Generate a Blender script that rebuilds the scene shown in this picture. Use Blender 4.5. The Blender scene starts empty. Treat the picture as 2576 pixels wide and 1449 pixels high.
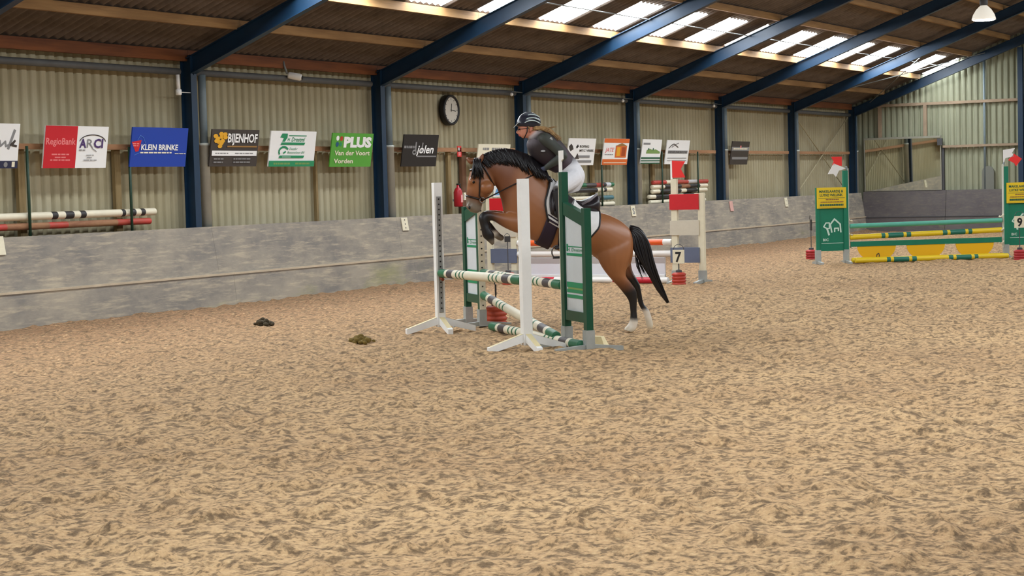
import bpy, math, random
import numpy as np
from mathutils import Vector, Matrix
from mathutils.kdtree import KDTree

scene = bpy.context.scene
col = scene.collection
random.seed(7)
rng = np.random.RandomState(11)

# ------------------------------------------------------------------ camera
IMW, IMH, FPX = 2576.0, 1449.0, 4414.2466
YAW, PITCH, ROLL, CAMZ = 1.0492, 0.05861, -0.02635, 1.67
FW = np.array([math.sin(YAW) * math.cos(PITCH), math.cos(YAW) * math.cos(PITCH), -math.sin(PITCH)])
_r = np.array([math.cos(YAW), -math.sin(YAW), 0.0])
_u = np.cross(_r, FW)
RT = _r * math.cos(ROLL) + _u * math.sin(ROLL)
UP = -_r * math.sin(ROLL) + _u * math.cos(ROLL)
CAM = np.array([0.0, 0.0, CAMZ])
cam_data = bpy.data.cameras.new('camera')
cam_data.sensor_width = 36.0
cam_data.lens = 36.0 * FPX / IMW
cam_data.clip_end = 300
cam = bpy.data.objects.new('camera', cam_data)
col.objects.link(cam)
cam.matrix_world = Matrix(((RT[0], UP[0], -FW[0], CAM[0]), (RT[1], UP[1], -FW[1], CAM[1]),
                           (RT[2], UP[2], -FW[2], CAM[2]), (0, 0, 0, 1)))
scene.camera = cam

# ------------------------------------------------------------------ sky and exposure
world = bpy.data.worlds.new('overcast_sky')
scene.world = world
world.use_nodes = True
bg = world.node_tree.nodes['Background']
bg.inputs[0].default_value = (0.95, 0.97, 1.0, 1)
bg.inputs[1].default_value = 0.24
SKYLIGHT = 26.0
scene.view_settings.view_transform = 'Standard'
scene.view_settings.look = 'None'
scene.view_settings.gamma = 1.0
scene.view_settings.use_curve_mapping = False
scene.view_settings.exposure = 0.16
scene.cycles.adaptive_threshold = 0.02
scene.cycles.max_bounces = 5
scene.cycles.diffuse_bounces = 3
scene.cycles.glossy_bounces = 3

# ------------------------------------------------------------------ measuring helpers
def ray(x, y):
    d = FW * FPX + RT * (x - IMW / 2) - UP * (y - IMH / 2)
    return d / np.linalg.norm(d)

def on_ground(x, y, z=0.0):
    d = ray(x, y)
    return CAM + d * ((z - CAM[2]) / d[2])

def on_Y(x, y, Y):
    d = ray(x, y)
    return CAM + d * ((Y - CAM[1]) / d[1])

def on_X(x, y, X):
    d = ray(x, y)
    return CAM + d * ((X - CAM[0]) / d[0])

def on_plane(x, y, P, n):
    d = ray(x, y)
    return CAM + d * (np.dot(np.asarray(P) - CAM, n) / np.dot(d, n))

def height_at(y, x, P):
    n = np.array([P[0], P[1], 0.0]); n /= np.linalg.norm(n)
    return on_plane(x, y, P, n)[2]

# ------------------------------------------------------------------ materials
def lin(c):
    out = []
    for v in c[:3]:
        v = v / 255.0
        out.append(v / 12.92 if v <= 0.04045 else ((v + 0.055) / 1.055) ** 2.4)
    return tuple(out) + (1.0,)

MATS = {}
def mat(name, c, rough=0.6, metal=0.0, var=0.0, scale=6.0, c2=None, emit=None, stretch=None, bump=0.0, spec=0.4):
    if name in MATS:
        return MATS[name]
    m = bpy.data.materials.new(name)
    m.use_nodes = True
    nt = m.node_tree
    b = nt.nodes['Principled BSDF']
    b.inputs['Roughness'].default_value = rough
    b.inputs['Metallic'].default_value = metal
    b.inputs['Specular IOR Level'].default_value = spec
    b.inputs['Base Color'].default_value = lin(c)
    if emit:
        b.inputs['Emission Color'].default_value = lin(emit[0])
        b.inputs['Emission Strength'].default_value = emit[1]
    if var or c2 or bump:
        tc = nt.nodes.new('ShaderNodeTexCoord')
        mp = nt.nodes.new('ShaderNodeMapping')
        mp.inputs['Scale'].default_value = stretch or (1, 1, 1)
        nt.links.new(tc.outputs['Object'], mp.inputs[0])
        nz = nt.nodes.new('ShaderNodeTexNoise')
        nz.inputs['Scale'].default_value = scale
        nz.inputs['Detail'].default_value = 6
        nz.inputs['Roughness'].default_value = 0.65
        nt.links.new(mp.outputs[0], nz.inputs[0])
        ramp = nt.nodes.new('ShaderNodeValToRGB')
        a = lin(c)
        if c2:
            d = lin(c2)
        else:
            d = tuple(v * (1 - var) for v in a[:3]) + (1,)
            a = tuple(min(1, v * (1 + var)) for v in a[:3]) + (1,)
        ramp.color_ramp.elements[0].position = 0.33
        ramp.color_ramp.elements[0].color = d
        ramp.color_ramp.elements[1].position = 0.67
        ramp.color_ramp.elements[1].color = a
        nt.links.new(nz.outputs[0], ramp.inputs[0])
        nt.links.new(ramp.outputs[0], b.inputs['Base Color'])
        if bump:
            bp = nt.nodes.new('ShaderNodeBump')
            bp.inputs['Strength'].default_value = bump
            bp.inputs['Distance'].default_value = 0.02
            nt.links.new(nz.outputs[0], bp.inputs['Height'])
            nt.links.new(bp.outputs[0], b.inputs['Normal'])
    MATS[name] = m
    return m

def vcol_mat(name, rough=0.5, var=0.12, scale=14.0, sheen=0.0):
    m = bpy.data.materials.new(name)
    m.use_nodes = True
    nt = m.node_tree
    b = nt.nodes['Principled BSDF']
    b.inputs['Roughness'].default_value = rough
    at = nt.nodes.new('ShaderNodeAttribute'); at.attribute_name = 'Col'
    nz = nt.nodes.new('ShaderNodeTexNoise'); nz.inputs['Scale'].default_value = scale
    tc = nt.nodes.new('ShaderNodeTexCoord'); nt.links.new(tc.outputs['Object'], nz.inputs[0])
    mr = nt.nodes.new('ShaderNodeMapRange')
    mr.inputs[3].default_value = 1 - var; mr.inputs[4].default_value = 1 + var
    nt.links.new(nz.outputs[0], mr.inputs[0])
    mx = nt.nodes.new('ShaderNodeVectorMath'); mx.operation = 'SCALE'
    nt.links.new(at.outputs['Color'], mx.inputs[0]); nt.links.new(mr.outputs[0], mx.inputs['Scale'])
    nt.links.new(mx.outputs[0], b.inputs['Base Color'])
    MATS[name] = m
    return m

# ------------------------------------------------------------------ object helpers
def tag(o, label=None, cat=None, group=None, kind=None):
    if label: o['label'] = label
    if cat: o['category'] = cat
    if group: o['group'] = group
    if kind: o['kind'] = kind
    return o

def empty(name, loc=(0, 0, 0), rz=0.0, **k):
    o = bpy.data.objects.new(name, None)
    col.objects.link(o)
    o.empty_display_size = 0.2
    o.location = loc
    o.rotation_euler = (0, 0, rz)
    return tag(o, **k)

def link_mesh(name, me, parent=None, mats=(), smooth=False, **k):
    o = bpy.data.objects.new(name, me)
    col.objects.link(o)
    for m in mats:
        me.materials.append(m)
    if smooth and len(me.polygons):
        me.polygons.foreach_set('use_smooth', [True] * len(me.polygons))
    if parent is not None:
        o.parent = parent
    return tag(o, **k)

class MB:
    """collects faces for one mesh"""
    def __init__(s):
        s.v, s.f, s.m, s.mats = [], [], [], []
    def mi(s, m):
        if m not in s.mats: s.mats.append(m)
        return s.mats.index(m)
    def face_list(s, verts, faces, m):
        n = len(s.v); k = s.mi(m)
        s.v += [tuple(map(float, p)) for p in verts]
        s.f += [tuple(i + n for i in f) for f in faces]
        s.m += [k] * len(faces)
        return s
    def box(s, lo, hi, m):
        x0, y0, z0 = lo; x1, y1, z1 = hi
        v = [(x0,y0,z0),(x1,y0,z0),(x1,y1,z0),(x0,y1,z0),(x0,y0,z1),(x1,y0,z1),(x1,y1,z1),(x0,y1,z1)]
        return s.face_list(v, [(0,3,2,1),(4,5,6,7),(0,1,5,4),(1,2,6,5),(2,3,7,6),(3,0,4,7)], m)
    def prism(s, pts, off, m):
        """polygon pts (3D) swept by vector off"""
        n = len(pts); off = np.asarray(off, float)
        v = [np.asarray(p, float) for p in pts]; v2 = [p + off for p in v]
        f = [tuple(range(n))[::-1], tuple(range(n, 2 * n))]
        f += [(i, (i + 1) % n, n + (i + 1) % n, n + i) for i in range(n)]
        return s.face_list(v + v2, f, m)
    def tube(s, pts, r, m, n=8, cap=True):
        pts = [np.asarray(p, float) for p in pts]
        rs = r if hasattr(r, '__len__') else [r] * len(pts)
        V, F = [], []
        t0 = pts[1] - pts[0]; t0 /= np.linalg.norm(t0)
        a = np.cross(t0, (0, 0, 1.0))
        if np.linalg.norm(a) < 1e-3: a = np.cross(t0, (1.0, 0, 0))
        a /= np.linalg.norm(a)
        for i, p in enumerate(pts):
            t = pts[min(i + 1, len(pts) - 1)] - pts[max(i - 1, 0)]
            t /= (np.linalg.norm(t) + 1e-12)
            a = a - t * np.dot(a, t); a /= (np.linalg.norm(a) + 1e-12)
            b = np.cross(t, a)
            for k in range(n):
                an = 2 * math.pi * k / n
                V.append(p + (a * math.cos(an) + b * math.sin(an)) * rs[i])
        for i in range(len(pts) - 1):
            for k in range(n):
                F.append((i*n + k, i*n + (k+1) % n, (i+1)*n + (k+1) % n, (i+1)*n + k))
        if cap:
            F.append(tuple(range(n))[::-1]); F.append(tuple(range((len(pts)-1)*n, len(pts)*n)))
        return s.face_list(V, F, m)
    def lathe(s, prof, c, m, n=20, axis=(0, 0, 1)):
        """prof: (r, h) along axis from point c"""
        ax = np.asarray(axis, float); ax /= np.linalg.norm(ax)
        a = np.cross(ax, (0, 1.0, 0)) if abs(ax[1]) < 0.9 else np.cross(ax, (1.0, 0, 0))
        a /= np.linalg.norm(a); b = np.cross(ax, a); c = np.asarray(c, float)
        V, F = [], []
        for r, h in prof:
            for k in range(n):
                an = 2 * math.pi * k / n
                V.append(c + ax * h + (a * math.cos(an) + b * math.sin(an)) * r)
        for i in range(len(prof) - 1):
            for k in range(n):
                F.append((i*n + k, i*n + (k+1) % n, (i+1)*n + (k+1) % n, (i+1)*n + k))
        F.append(tuple(range(n))[::-1]); F.append(tuple(range((len(prof)-1)*n, len(prof)*n)))
        return s.face_list(V, F, m)
    def mesh(s, name):
        me = bpy.data.meshes.new(name)
        me.from_pydata(s.v, [], s.f)
        me.polygons.foreach_set('material_index', s.m)
        for m in s.mats: me.materials.append(m)
        me.update()
        return me
    def build(s, name, parent=None, smooth=False, **k):
        return link_mesh(name, s.mesh(name), parent, (), smooth, **k)

_fonts = {}
def text_verts(string, size, shear=0.0, bold=0.0):
    key = (string, shear, bold)
    if key not in _fonts:
        cu = bpy.data.curves.new('t', 'FONT')
        cu.body = string; cu.size = 1.0; cu.shear = shear; cu.offset = bold; cu.resolution_u = 2
        o = bpy.data.objects.new('t', cu); col.objects.link(o)
        bpy.context.view_layer.update()
        me = bpy.data.meshes.new_from_object(o.evaluated_get(bpy.context.evaluated_depsgraph_get()))
        V = [(v.co.x, v.co.y) for v in me.vertices]; F = [tuple(p.vertices) for p in me.polygons]
        bpy.data.objects.remove(o); bpy.data.curves.remove(cu); bpy.data.meshes.remove(me)
        _fonts[key] = (V, F)
    V, F = _fonts[key]
    if not V: return [], [], 0
    xs = [v[0] for v in V]; x0 = min(xs)
    return [((x - x0) * size, y * size) for x, y in V], F, (max(xs) - x0) * size

def prints(mb, O, X, Y, N, w, h, elems, lift=0.002):
    """flat print on a rectangle: O lower left corner, unit axes X,Y, normal N, size w,h (elements in fractions)"""
    O, X, Y, N = [np.asarray(a, float) for a in (O, X, Y, N)]
    rr = random.Random(len(elems) * 13 + int(w * 1000))
    def P(u, v, k): return O + X * (u * w) + Y * (v * h) + N * (lift * k)
    k = 1.0
    for e in elems:
        t = e[0]; k += 0.35
        if t == 'rect':
            _, x0, y0, x1, y1, m = e
            mb.face_list([P(x0,y0,k), P(x1,y0,k), P(x1,y1,k), P(x0,y1,k)], [(0,1,2,3)], m)
        elif t == 'poly':
            mb.face_list([P(a, b, k) for a, b in e[1]], [tuple(range(len(e[1])))], e[2])
        elif t == 'line':
            _, pts, wd, m = e
            for (a, b) in zip(pts[:-1], pts[1:]):
                A = np.array([a[0]*w, a[1]*h]); B = np.array([b[0]*w, b[1]*h]); d = B - A
                n = np.array([-d[1], d[0]]) / (np.linalg.norm(d) + 1e-9) * wd * h * .5; d = d / (np.linalg.norm(d)+1e-9) * wd * h * .3
                q = [A - d - n, B + d - n, B + d + n, A - d + n]
                mb.face_list([O + X*p[0] + Y*p[1] + N*lift*k for p in q], [(0,1,2,3)], m)
                k += 0.02
        elif t == 'disc':
            _, cx, cy, r, m = e
            mb.face_list([O + X*(cx*w + math.cos(a)*r*h) + Y*(cy*h + math.sin(a)*r*h) + N*lift*k for a in [2*math.pi*i/20 for i in range(20)]], [tuple(range(20))], m)
        elif t == 'dash':
            _, x0, x1, y, hh, m = e
            x = x0
            while x < x1 - 0.01:
                dx = min(rr.uniform(0.03, 0.09), x1 - x)
                mb.face_list([P(x,y,k), P(x+dx,y,k), P(x+dx,y+hh,k), P(x,y+hh,k)], [(0,1,2,3)], m)
                x += dx + 0.012
        elif t == 'text':
            _, s, x, y, size, m, fit, shear, bold = e      # fit = width as a fraction
            V, F, tw = text_verts(s, 1.0, shear, bold)
            sx = fit * w / tw if fit else size * h
            mb.face_list([O + X*(x*w + a*sx) + Y*(y*h + b*size*h) + N*lift*k for a, b in V], F, m)

# ------------------------------------------------------------------ common materials
M_navy = mat('navy_steel', (18, 46, 70), 0.42, var=0.12, scale=3)
M_grey_steel = mat('galvanised_steel', (126, 132, 132), 0.5, 0.2, var=0.1, scale=5)
M_pipe = mat('grey_plastic_pipe', (192, 196, 188), 0.5, var=0.08, scale=4)
M_pipe_blue = mat('blue_grey_pipe', (116, 130, 136), 0.5, var=0.08, scale=4)
M_clad = mat('cream_cladding', (178, 170, 142), 0.7, c2=(158, 148, 116), scale=0.9, stretch=(1, 1, 0.35))
M_clad_end = mat('pale_green_cladding', (150, 152, 128), 0.7, c2=(126, 128, 106), scale=0.9, stretch=(1, 1, 0.35))
M_roof = mat('fibre_cement_roof', (116, 104, 94), 0.85, c2=(86, 76, 68), scale=2.2)
M_timber = mat('purlin_timber', (162, 126, 80), 0.75, c2=(120, 88, 54), scale=3, stretch=(0.25, 3, 3))
M_timber_red = mat('red_brown_timber', (128, 76, 40), 0.75, c2=(86, 48, 26), scale=3, stretch=(0.25, 3, 3))
M_rail = mat('rail_timber', (176, 132, 96), 0.75, c2=(144, 104, 72), scale=4, stretch=(0.3, 3, 3))
M_post_t = mat('post_timber', (150, 130, 90), 0.8, c2=(112, 92, 58), scale=4, stretch=(3, 3, 0.3))
M_post_dark = mat('dark_post_timber', (124, 90, 66), 0.8, c2=(92, 62, 42), scale=4, stretch=(3, 3, 0.3))
M_white = mat('white_paint', (238, 238, 234), 0.5, var=0.03, scale=8)
M_cream = mat('cream_paint', (222, 214, 188), 0.6, var=0.05, scale=8)
M_black = mat('black_paint', (26, 25, 26), 0.5)
M_dgrey = mat('dark_grey', (70, 70, 72), 0.6)
M_green_steel = mat('dark_green_steel', (32, 60, 44), 0.5, var=0.1)
M_red = mat('red_paint', (196, 24, 34), 0.5, var=0.05, scale=6)

def kick_material(name, ca, cb, cc):
    """weathered plywood: grey with brownish scuffs and green algae near the ground"""
    m = bpy.data.materials.new(name); m.use_nodes = True
    nt = m.node_tree; b = nt.nodes['Principled BSDF']; b.inputs['Roughness'].default_value = 0.75
    tc = nt.nodes.new('ShaderNodeTexCoord')
    def noise(sc, stretch, det=6):
        mp = nt.nodes.new('ShaderNodeMapping'); mp.inputs['Scale'].default_value = stretch
        nt.links.new(tc.outputs['Object'], mp.inputs[0])
        n = nt.nodes.new('ShaderNodeTexNoise'); n.inputs['Scale'].default_value = sc; n.inputs['Detail'].default_value = det
        n.inputs['Roughness'].default_value = 0.7
        nt.links.new(mp.outputs[0], n.inputs[0]); return n
    n1 = noise(1.2, (0.7, 1, 1.5)); n2 = noise(4.5, (0.45, 1, 3.8)); n3 = noise(0.7, (0.5, 1, 1.5))
    def ramp(n, p0, c0, p1, c1):
        r = nt.nodes.new('ShaderNodeValToRGB'); e = r.color_ramp.elements
        e[0].position, e[0].color, e[1].position, e[1].color = p0, c0, p1, c1
        nt.links.new(n.outputs[0], r.inputs[0]); return r
    r1 = ramp(n1, 0.38, lin(ca), 0.62, lin(cb))
    r2 = ramp(n2, 0.5, (0, 0, 0, 1), 0.72, (1, 1, 1, 1))
    mx = nt.nodes.new('ShaderNodeMixRGB'); nt.links.new(r2.outputs[0], mx.inputs[0])
    nt.links.new(r1.outputs[0], mx.inputs[1]); mx.inputs[2].default_value = lin(cc)
    out = mx
    r3 = ramp(n3, 0.56, (0, 0, 0, 1), 0.72, (0.55, 0.55, 0.55, 1))
    sep = nt.nodes.new('ShaderNodeSeparateXYZ'); nt.links.new(tc.outputs['Object'], sep.inputs[0])
    mr = nt.nodes.new('ShaderNodeMapRange'); mr.inputs[1].default_value = 0.5; mr.inputs[2].default_value = 0.15
    nt.links.new(sep.outputs[2], mr.inputs[0])
    mu = nt.nodes.new('ShaderNodeMath'); mu.operation = 'MULTIPLY'
    nt.links.new(r3.outputs[0], mu.inputs[0]); nt.links.new(mr.outputs[0], mu.inputs[1])
    m2 = nt.nodes.new('ShaderNodeMixRGB'); nt.links.new(mu.outputs[0], m2.inputs[0])
    nt.links.new(out.outputs[0], m2.inputs[1]); m2.inputs[2].default_value = lin((142, 146, 74))
    nt.links.new(m2.outputs[0], b.inputs['Base Color'])
    bp = nt.nodes.new('ShaderNodeBump'); bp.inputs['Strength'].default_value = 0.25; bp.inputs['Distance'].default_value = 0.01
    nt.links.new(n2.outputs[0], bp.inputs['Height']); nt.links.new(bp.outputs[0], b.inputs['Normal'])
    return m
M_kick = kick_material('weathered_kickboard', (120, 115, 109), (154, 145, 130), (182, 168, 144))
M_kick_end = kick_material('shade_toned_kickboard', (84, 78, 80), (98, 92, 90), (108, 100, 92))  # darker copy for the end boards: the weaker light there is painted in

# ------------------------------------------------------------------ the sand floor
def vnoise(x, y, s, seed):
    r = np.random.RandomState(seed).rand(256, 256)
    x = x / s; y = y / s
    xi = np.floor(x).astype(int); yi = np.floor(y).astype(int)
    fx = x - xi; fy = y - yi
    fx = fx*fx*(3-2*fx); fy = fy*fy*(3-2*fy)
    a = r[xi % 256, yi % 256]; b = r[(xi+1) % 256, yi % 256]; c = r[xi % 256, (yi+1) % 256]; d = r[(xi+1) % 256, (yi+1) % 256]
    return (a*(1-fx) + b*fx)*(1-fy) + (c*(1-fx) + d*fx)*fy

def sand_height(x, y):
    x = np.asarray(x, float); y = np.asarray(y, float)
    big = vnoise(x, y, 1.7, 1) * 0.03 + vnoise(x + 9.1, y, 0.63, 2) * 0.03
    mid = vnoise(x, y + 3.3, 0.21, 3); fine = vnoise(x + 5.5, y + 1.2, 0.105, 4)
    clod = np.clip(vnoise(x + 2.2, y + 7.7, 0.13, 5) - 0.62, 0, 1) * 0.10
    h = big + mid * 0.034 + fine * 0.022 + clod - 0.065
    return h

def sand_material():
    m = bpy.data.materials.new('arena_sand'); m.use_nodes = True
    nt = m.node_tree; b = nt.nodes['Principled BSDF']
    b.inputs['Roughness'].default_value = 0.95; b.inputs['Specular IOR Level'].default_value = 0.15
    tc = nt.nodes.new('ShaderNodeTexCoord')
    def noise(sc, det, rough=0.6):
        n = nt.nodes.new('ShaderNodeTexNoise'); n.inputs['Scale'].default_value = sc
        n.inputs['Detail'].default_value = det; n.inputs['Roughness'].default_value = rough
        nt.links.new(tc.outputs['Object'], n.inputs[0]); return n
    n1 = noise(0.3, 3); n2 = noise(11.0, 4, 0.6); n3 = noise(46, 3); n4 = noise(26.0, 3, 0.6)
    def ramp(n, p0, c0, p1, c1):
        r = nt.nodes.new('ShaderNodeValToRGB'); e = r.color_ramp.elements
        e[0].position, e[0].color, e[1].position, e[1].color = p0, c0, p1, c1
        nt.links.new(n.outputs[0], r.inputs[0]); return r
    def mix(f, a, c, mode='MIX'):
        m_ = nt.nodes.new('ShaderNodeMixRGB'); m_.blend_type = mode
        if f is None: m_.inputs[0].default_value = 1.0
        else: nt.links.new(f.outputs[0], m_.inputs[0])
        nt.links.new(a.outputs[0], m_.inputs[1])
        if isinstance(c, tuple): m_.inputs[2].default_value = c
        else: nt.links.new(c.outputs[0], m_.inputs[2])
        return m_
    base = ramp(n1, 0.35, lin((182, 148, 109)), 0.65, lin((202, 168, 125)))
    w = (0.85, 0.85, 0.85, 1); k = (0, 0, 0, 1)
    sep = nt.nodes.new('ShaderNodeSeparateXYZ'); nt.links.new(tc.outputs['Object'], sep.inputs[0])
    wob = nt.nodes.new('ShaderNodeMath'); wob.operation = 'MULTIPLY_ADD'; wob.inputs[1].default_value = 5.0
    nt.links.new(n1.outputs[0], wob.inputs[0]); nt.links.new(sep.outputs[1], wob.inputs[2])
    mr = nt.nodes.new('ShaderNodeMapRange'); mr.inputs[1].default_value = 11.5; mr.inputs[2].default_value = 18.0; mr.inputs[4].default_value = 0.95
    nt.links.new(wob.outputs[0], mr.inputs[0])
    base = mix(mr, base, lin((148, 114, 85)))       # damp, trodden track along the wall
    c1 = mix(ramp(n2, 0.385, w, 0.51, k), base, lin((112, 92, 70)))  # dark blotches and finer specks: clod shadow and damp sand painted in
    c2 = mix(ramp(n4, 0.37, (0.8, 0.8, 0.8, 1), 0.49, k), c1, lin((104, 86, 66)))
    c3 = mix(ramp(n4, 0.56, k, 0.72, (0.5, 0.5, 0.5, 1)), c2, lin((226, 196, 150)))
    c4 = mix(None, c3, ramp(n3, 0.3, (0.86, 0.86, 0.86, 1), 0.7, (1.08, 1.08, 1.08, 1)), 'MULTIPLY')
    nt.links.new(c4.outputs[0], b.inputs['Base Color'])
    bp = nt.nodes.new('ShaderNodeBump'); bp.inputs['Strength'].default_value = 0.8; bp.inputs['Distance'].default_value = 0.03
    nt.links.new(n2.outputs[0], bp.inputs['Height']); nt.links.new(bp.outputs[0], b.inputs['Normal'])
    return m

YW = 17.06          # inner face of the wall columns
XC = 20.445         # right edge of the first column in view
XE = 50.75          # end wall
def build_floor():
    # denser rows near the place where people stand, coarser further off; clipped to the hall
    th = np.arange(math.radians(5), math.radians(95), 0.0028)
    rad = [2.5]
    while rad[-1] < 62: rad.append(rad[-1] * 1.0052)
    rad = np.array(rad)
    R, T = np.meshgrid(rad, th, indexing='ij')
    X = R * np.sin(T); Y = R * np.cos(T)
    X = np.minimum(X, XE + 0.05); Y = np.minimum(Y, 17.25)
    Z = sand_height(X, Y)
    d = np.maximum(0, 1 - (16.85 - Y) / 0.5)
    Z = Z + 0.035 * d * np.clip((X - 26) / 14, 0, 1.6)       # sand banked against the boards
    d2 = np.maximum(0, 1 - (XE - 0.2 - X) / 3.0)
    Z = Z + 0.02 * d2
    nr, ntn = X.shape
    V = np.stack([X, Y, Z], -1).reshape(-1, 3)
    i = np.arange(nr - 1)[:, None] * ntn + np.arange(ntn - 1)[None, :]
    F = np.stack([i, i + ntn, i + ntn + 1, i + 1], -1).reshape(-1, 4)
    c = V[F].mean(1)
    ok = (c[:, 0] < XE + 0.04) & (c[:, 1] < 17.24)
    F = F[ok]
    me = bpy.data.meshes.new('floor')
    me.from_pydata(V.tolist(), [], F[:, ::-1].tolist())
    me.update()
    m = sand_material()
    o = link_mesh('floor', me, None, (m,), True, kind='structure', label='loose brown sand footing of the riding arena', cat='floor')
    # the rest of the hall's footing, under and behind the viewer
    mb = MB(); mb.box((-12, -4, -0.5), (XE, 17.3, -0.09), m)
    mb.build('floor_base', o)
build_floor()

# ------------------------------------------------------------------ corrugated cladding
PITCH_C = 0.175
def corrugated(x0, x1, lo, hi, amp, place, seg=8, rows=1, trap=False):
    """corrugations run along lo..hi ; place(x, t, d) -> point (d = relief)"""
    n = max(2, int(round((x1 - x0) / PITCH_C * seg)))
    V, F = [], []
    for j in range(rows + 1):
        for i in range(n + 1):
            x = x0 + (x1 - x0) * i / n
            q = (x / PITCH_C) % 1.0
            d = amp * math.sin(2 * math.pi * q) if not trap else amp * (1 if q > 0.45 else -1 + (abs(q - 0.225) / 0.225) ** 3 * 2)
            V.append(place(x, j / rows, d))
    for j in range(rows):
        for i in range(n):
            a = j * (n + 1) + i
            F.append((a, a + 1, a + n + 2, a + n + 1))
    return V, F

wall_left = empty('wall_left', (XC, 17.36, 0), kind='structure', label='cream corrugated long wall behind the sponsor boards', cat='wall')
for k in range(-6, 6):
    xa = XC + 5 * k - 0.06; xb = xa + (5.0 if k < 5 else 5.45)
    V, F = corrugated(xa, xb, 0, 1, 0.026, lambda x, t, d: (x - XC, 0.04 - d, 0.05 + t * 3.95), 12, 1, True)
    MB().face_list(V, F, M_clad).build('cladding_sheet', wall_left, True)
trim3 = empty('trim_3', (XC, 17.36, 0), kind='structure', label='eaves tube, timber rail and timber posts on the long wall', cat='trim')
for k in range(-6, 6):
    xa = XC + 5 * k; xb = xa + 4.88
    # eaves tube, carrier rail for the boards
    mb = MB(); mb.tube([(xa + 0.02 - XC, -0.18, 3.47), (xb - 0.14 - XC, -0.18, 3.47)], 0.052, mat('dull_tube', (92, 94, 94), .6, var=.1), 10)
    mb.build('eaves_tube', trim3, True)
    mb = MB(); mb.box((xa - XC, -0.16, 2.315), (xb - XC - 0.12, -0.09, 2.39), M_rail)
    mb.build('board_rail', trim3)
for (px, wd, dark) in ((55, .12, 0), (297, .12, 0), (797, .05, 0), (957, .09, 1), (1132, .1, 0), (1168, .16, 1), (1493, .12, 0), (1645, .12, 0), (1735, .12, 0)):
    X = on_Y(px, 450, 17.27)[0] - XC
    MB().box((X - wd / 2, -0.09, 0.1), (X + wd / 2, -0.03, 2.315), M_post_dark if dark else M_post_t).build('timber_post', trim3)

# kickboard along the long wall: upper boards, ledge, lower boards, one set per bay
trim1 = empty('trim_1', (XC, 16.95, 0), kind='structure', label='grey weathered kickboard along the long wall', cat='kickboard')
def slant_board(root, name, x0, x1, ya, za, yb, zb, th, m):
    """board leaning outwards from (ya,za) low to (yb,zb) high"""
    MB().prism([(x0, ya, za), (x0, yb, zb), (x0, yb + th, zb), (x0, ya + th, za)], (x1 - x0, 0, 0), m).build(name, root)
for k in range(-6, 6):
    xa = 5 * k + 0.13; xb = xa + 4.997
    slant_board(trim1, 'upper_board', xa, xb, -0.085, 0.43, 0.04, 1.165, 0.03, M_kick)
    slant_board(trim1, 'lower_board', xa + 0.3, xb + 0.3, -0.17, -0.1, -0.105, 0.45, 0.03, M_kick)
    MB().box((xa + 0.3, -0.122, 0.432), (xb + 0.3, -0.06, 0.462), mat('ledge_wood', (186, 170, 146), .75, var=.12, scale=4)).build('ledge', trim1)

# end wall --------------------------------------------------------------
wall_end = empty('wall_end', (XE, 17.0, 0), kind='structure', label='pale green corrugated gable wall at the far end of the arena', cat='wall')
ZR0, SLOPE = 3.44, 0.37
def raf_z(Y): return ZR0 + SLOPE * (YW - Y) if Y > 7.06 else ZR0 + SLOPE * 10 - SLOPE * (7.06 - Y)
ya = 17.4
while ya > -3.0:
    yb = max(ya - 2.45, -3.0)
    V, F = corrugated(yb, ya, 0, 1, 0.026, lambda y, t, d: (0.05 - d, y - 17.0, 0.05 + t * (raf_z(y) + 0.42 - 0.05)), 12, 1, True)
    MB().face_list(V, F, M_clad_end).build('cladding_sheet', wall_end, True)
    ya = yb
for (z, hh, y0, y1) in ((3.68, 0.08, 16.95, -2.9), (2.42, 0.07, 14.55, -2.9)):
    for (a, b) in ((y0, 12.36), (12.20, 7.2), (7.0, 2.2), (2.0, y1)):
        MB().box((-0.10, b - 17, z), (0.0, a - 17, z + hh), mat('girt_timber', (150, 130, 108), .75, var=.15, scale=4)).build('girt', wall_end)
for (px, z0, z1) in ((2213, 2.72, 3.68), (2327, 2.72, 3.68)):
    Y = on_X(px, 300, XE - 0.08)[1] - 17
    MB().box((-0.10, Y - 0.05, z0), (-0.02, Y + 0.05, z1), mat('girt_timber', (150, 130, 108))).build('wall_stud', wall_end)
Y = on_X(2477, 330, XE - 0.05)[1] - 17
MB().tube([(-0.05, Y, 1.2), (-0.05, Y, 4.9)], 0.035, M_pipe_blue).build('conduit', wall_end, True)
Y = on_X(2371, 420, XE - 0.05)[1] - 17
MB().box((-0.06, Y - 0.05, 1.15), (0, Y + 0.03, 2.42), M_dgrey).build('wall_stud', wall_end)
trim2 = empty('trim_2', (XE - 0.12, 17.0, 0), kind='structure', label='kickboard across the far end wall, its shade painted in as dark grey', cat='kickboard')
for k in range(8):
    y1 = -0.05 - 2.5 * k; y0 = y1 - 2.49
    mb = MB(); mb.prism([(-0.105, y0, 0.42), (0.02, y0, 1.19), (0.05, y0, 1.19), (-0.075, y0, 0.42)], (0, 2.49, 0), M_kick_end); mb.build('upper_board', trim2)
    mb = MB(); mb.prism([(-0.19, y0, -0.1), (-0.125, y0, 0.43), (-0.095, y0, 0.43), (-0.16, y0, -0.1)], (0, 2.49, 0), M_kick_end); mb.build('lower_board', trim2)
    MB().box((-0.14, y0, 0.415), (-0.08, y0 + 2.49, 0.44), M_dgrey).build('ledge', trim2)
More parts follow.
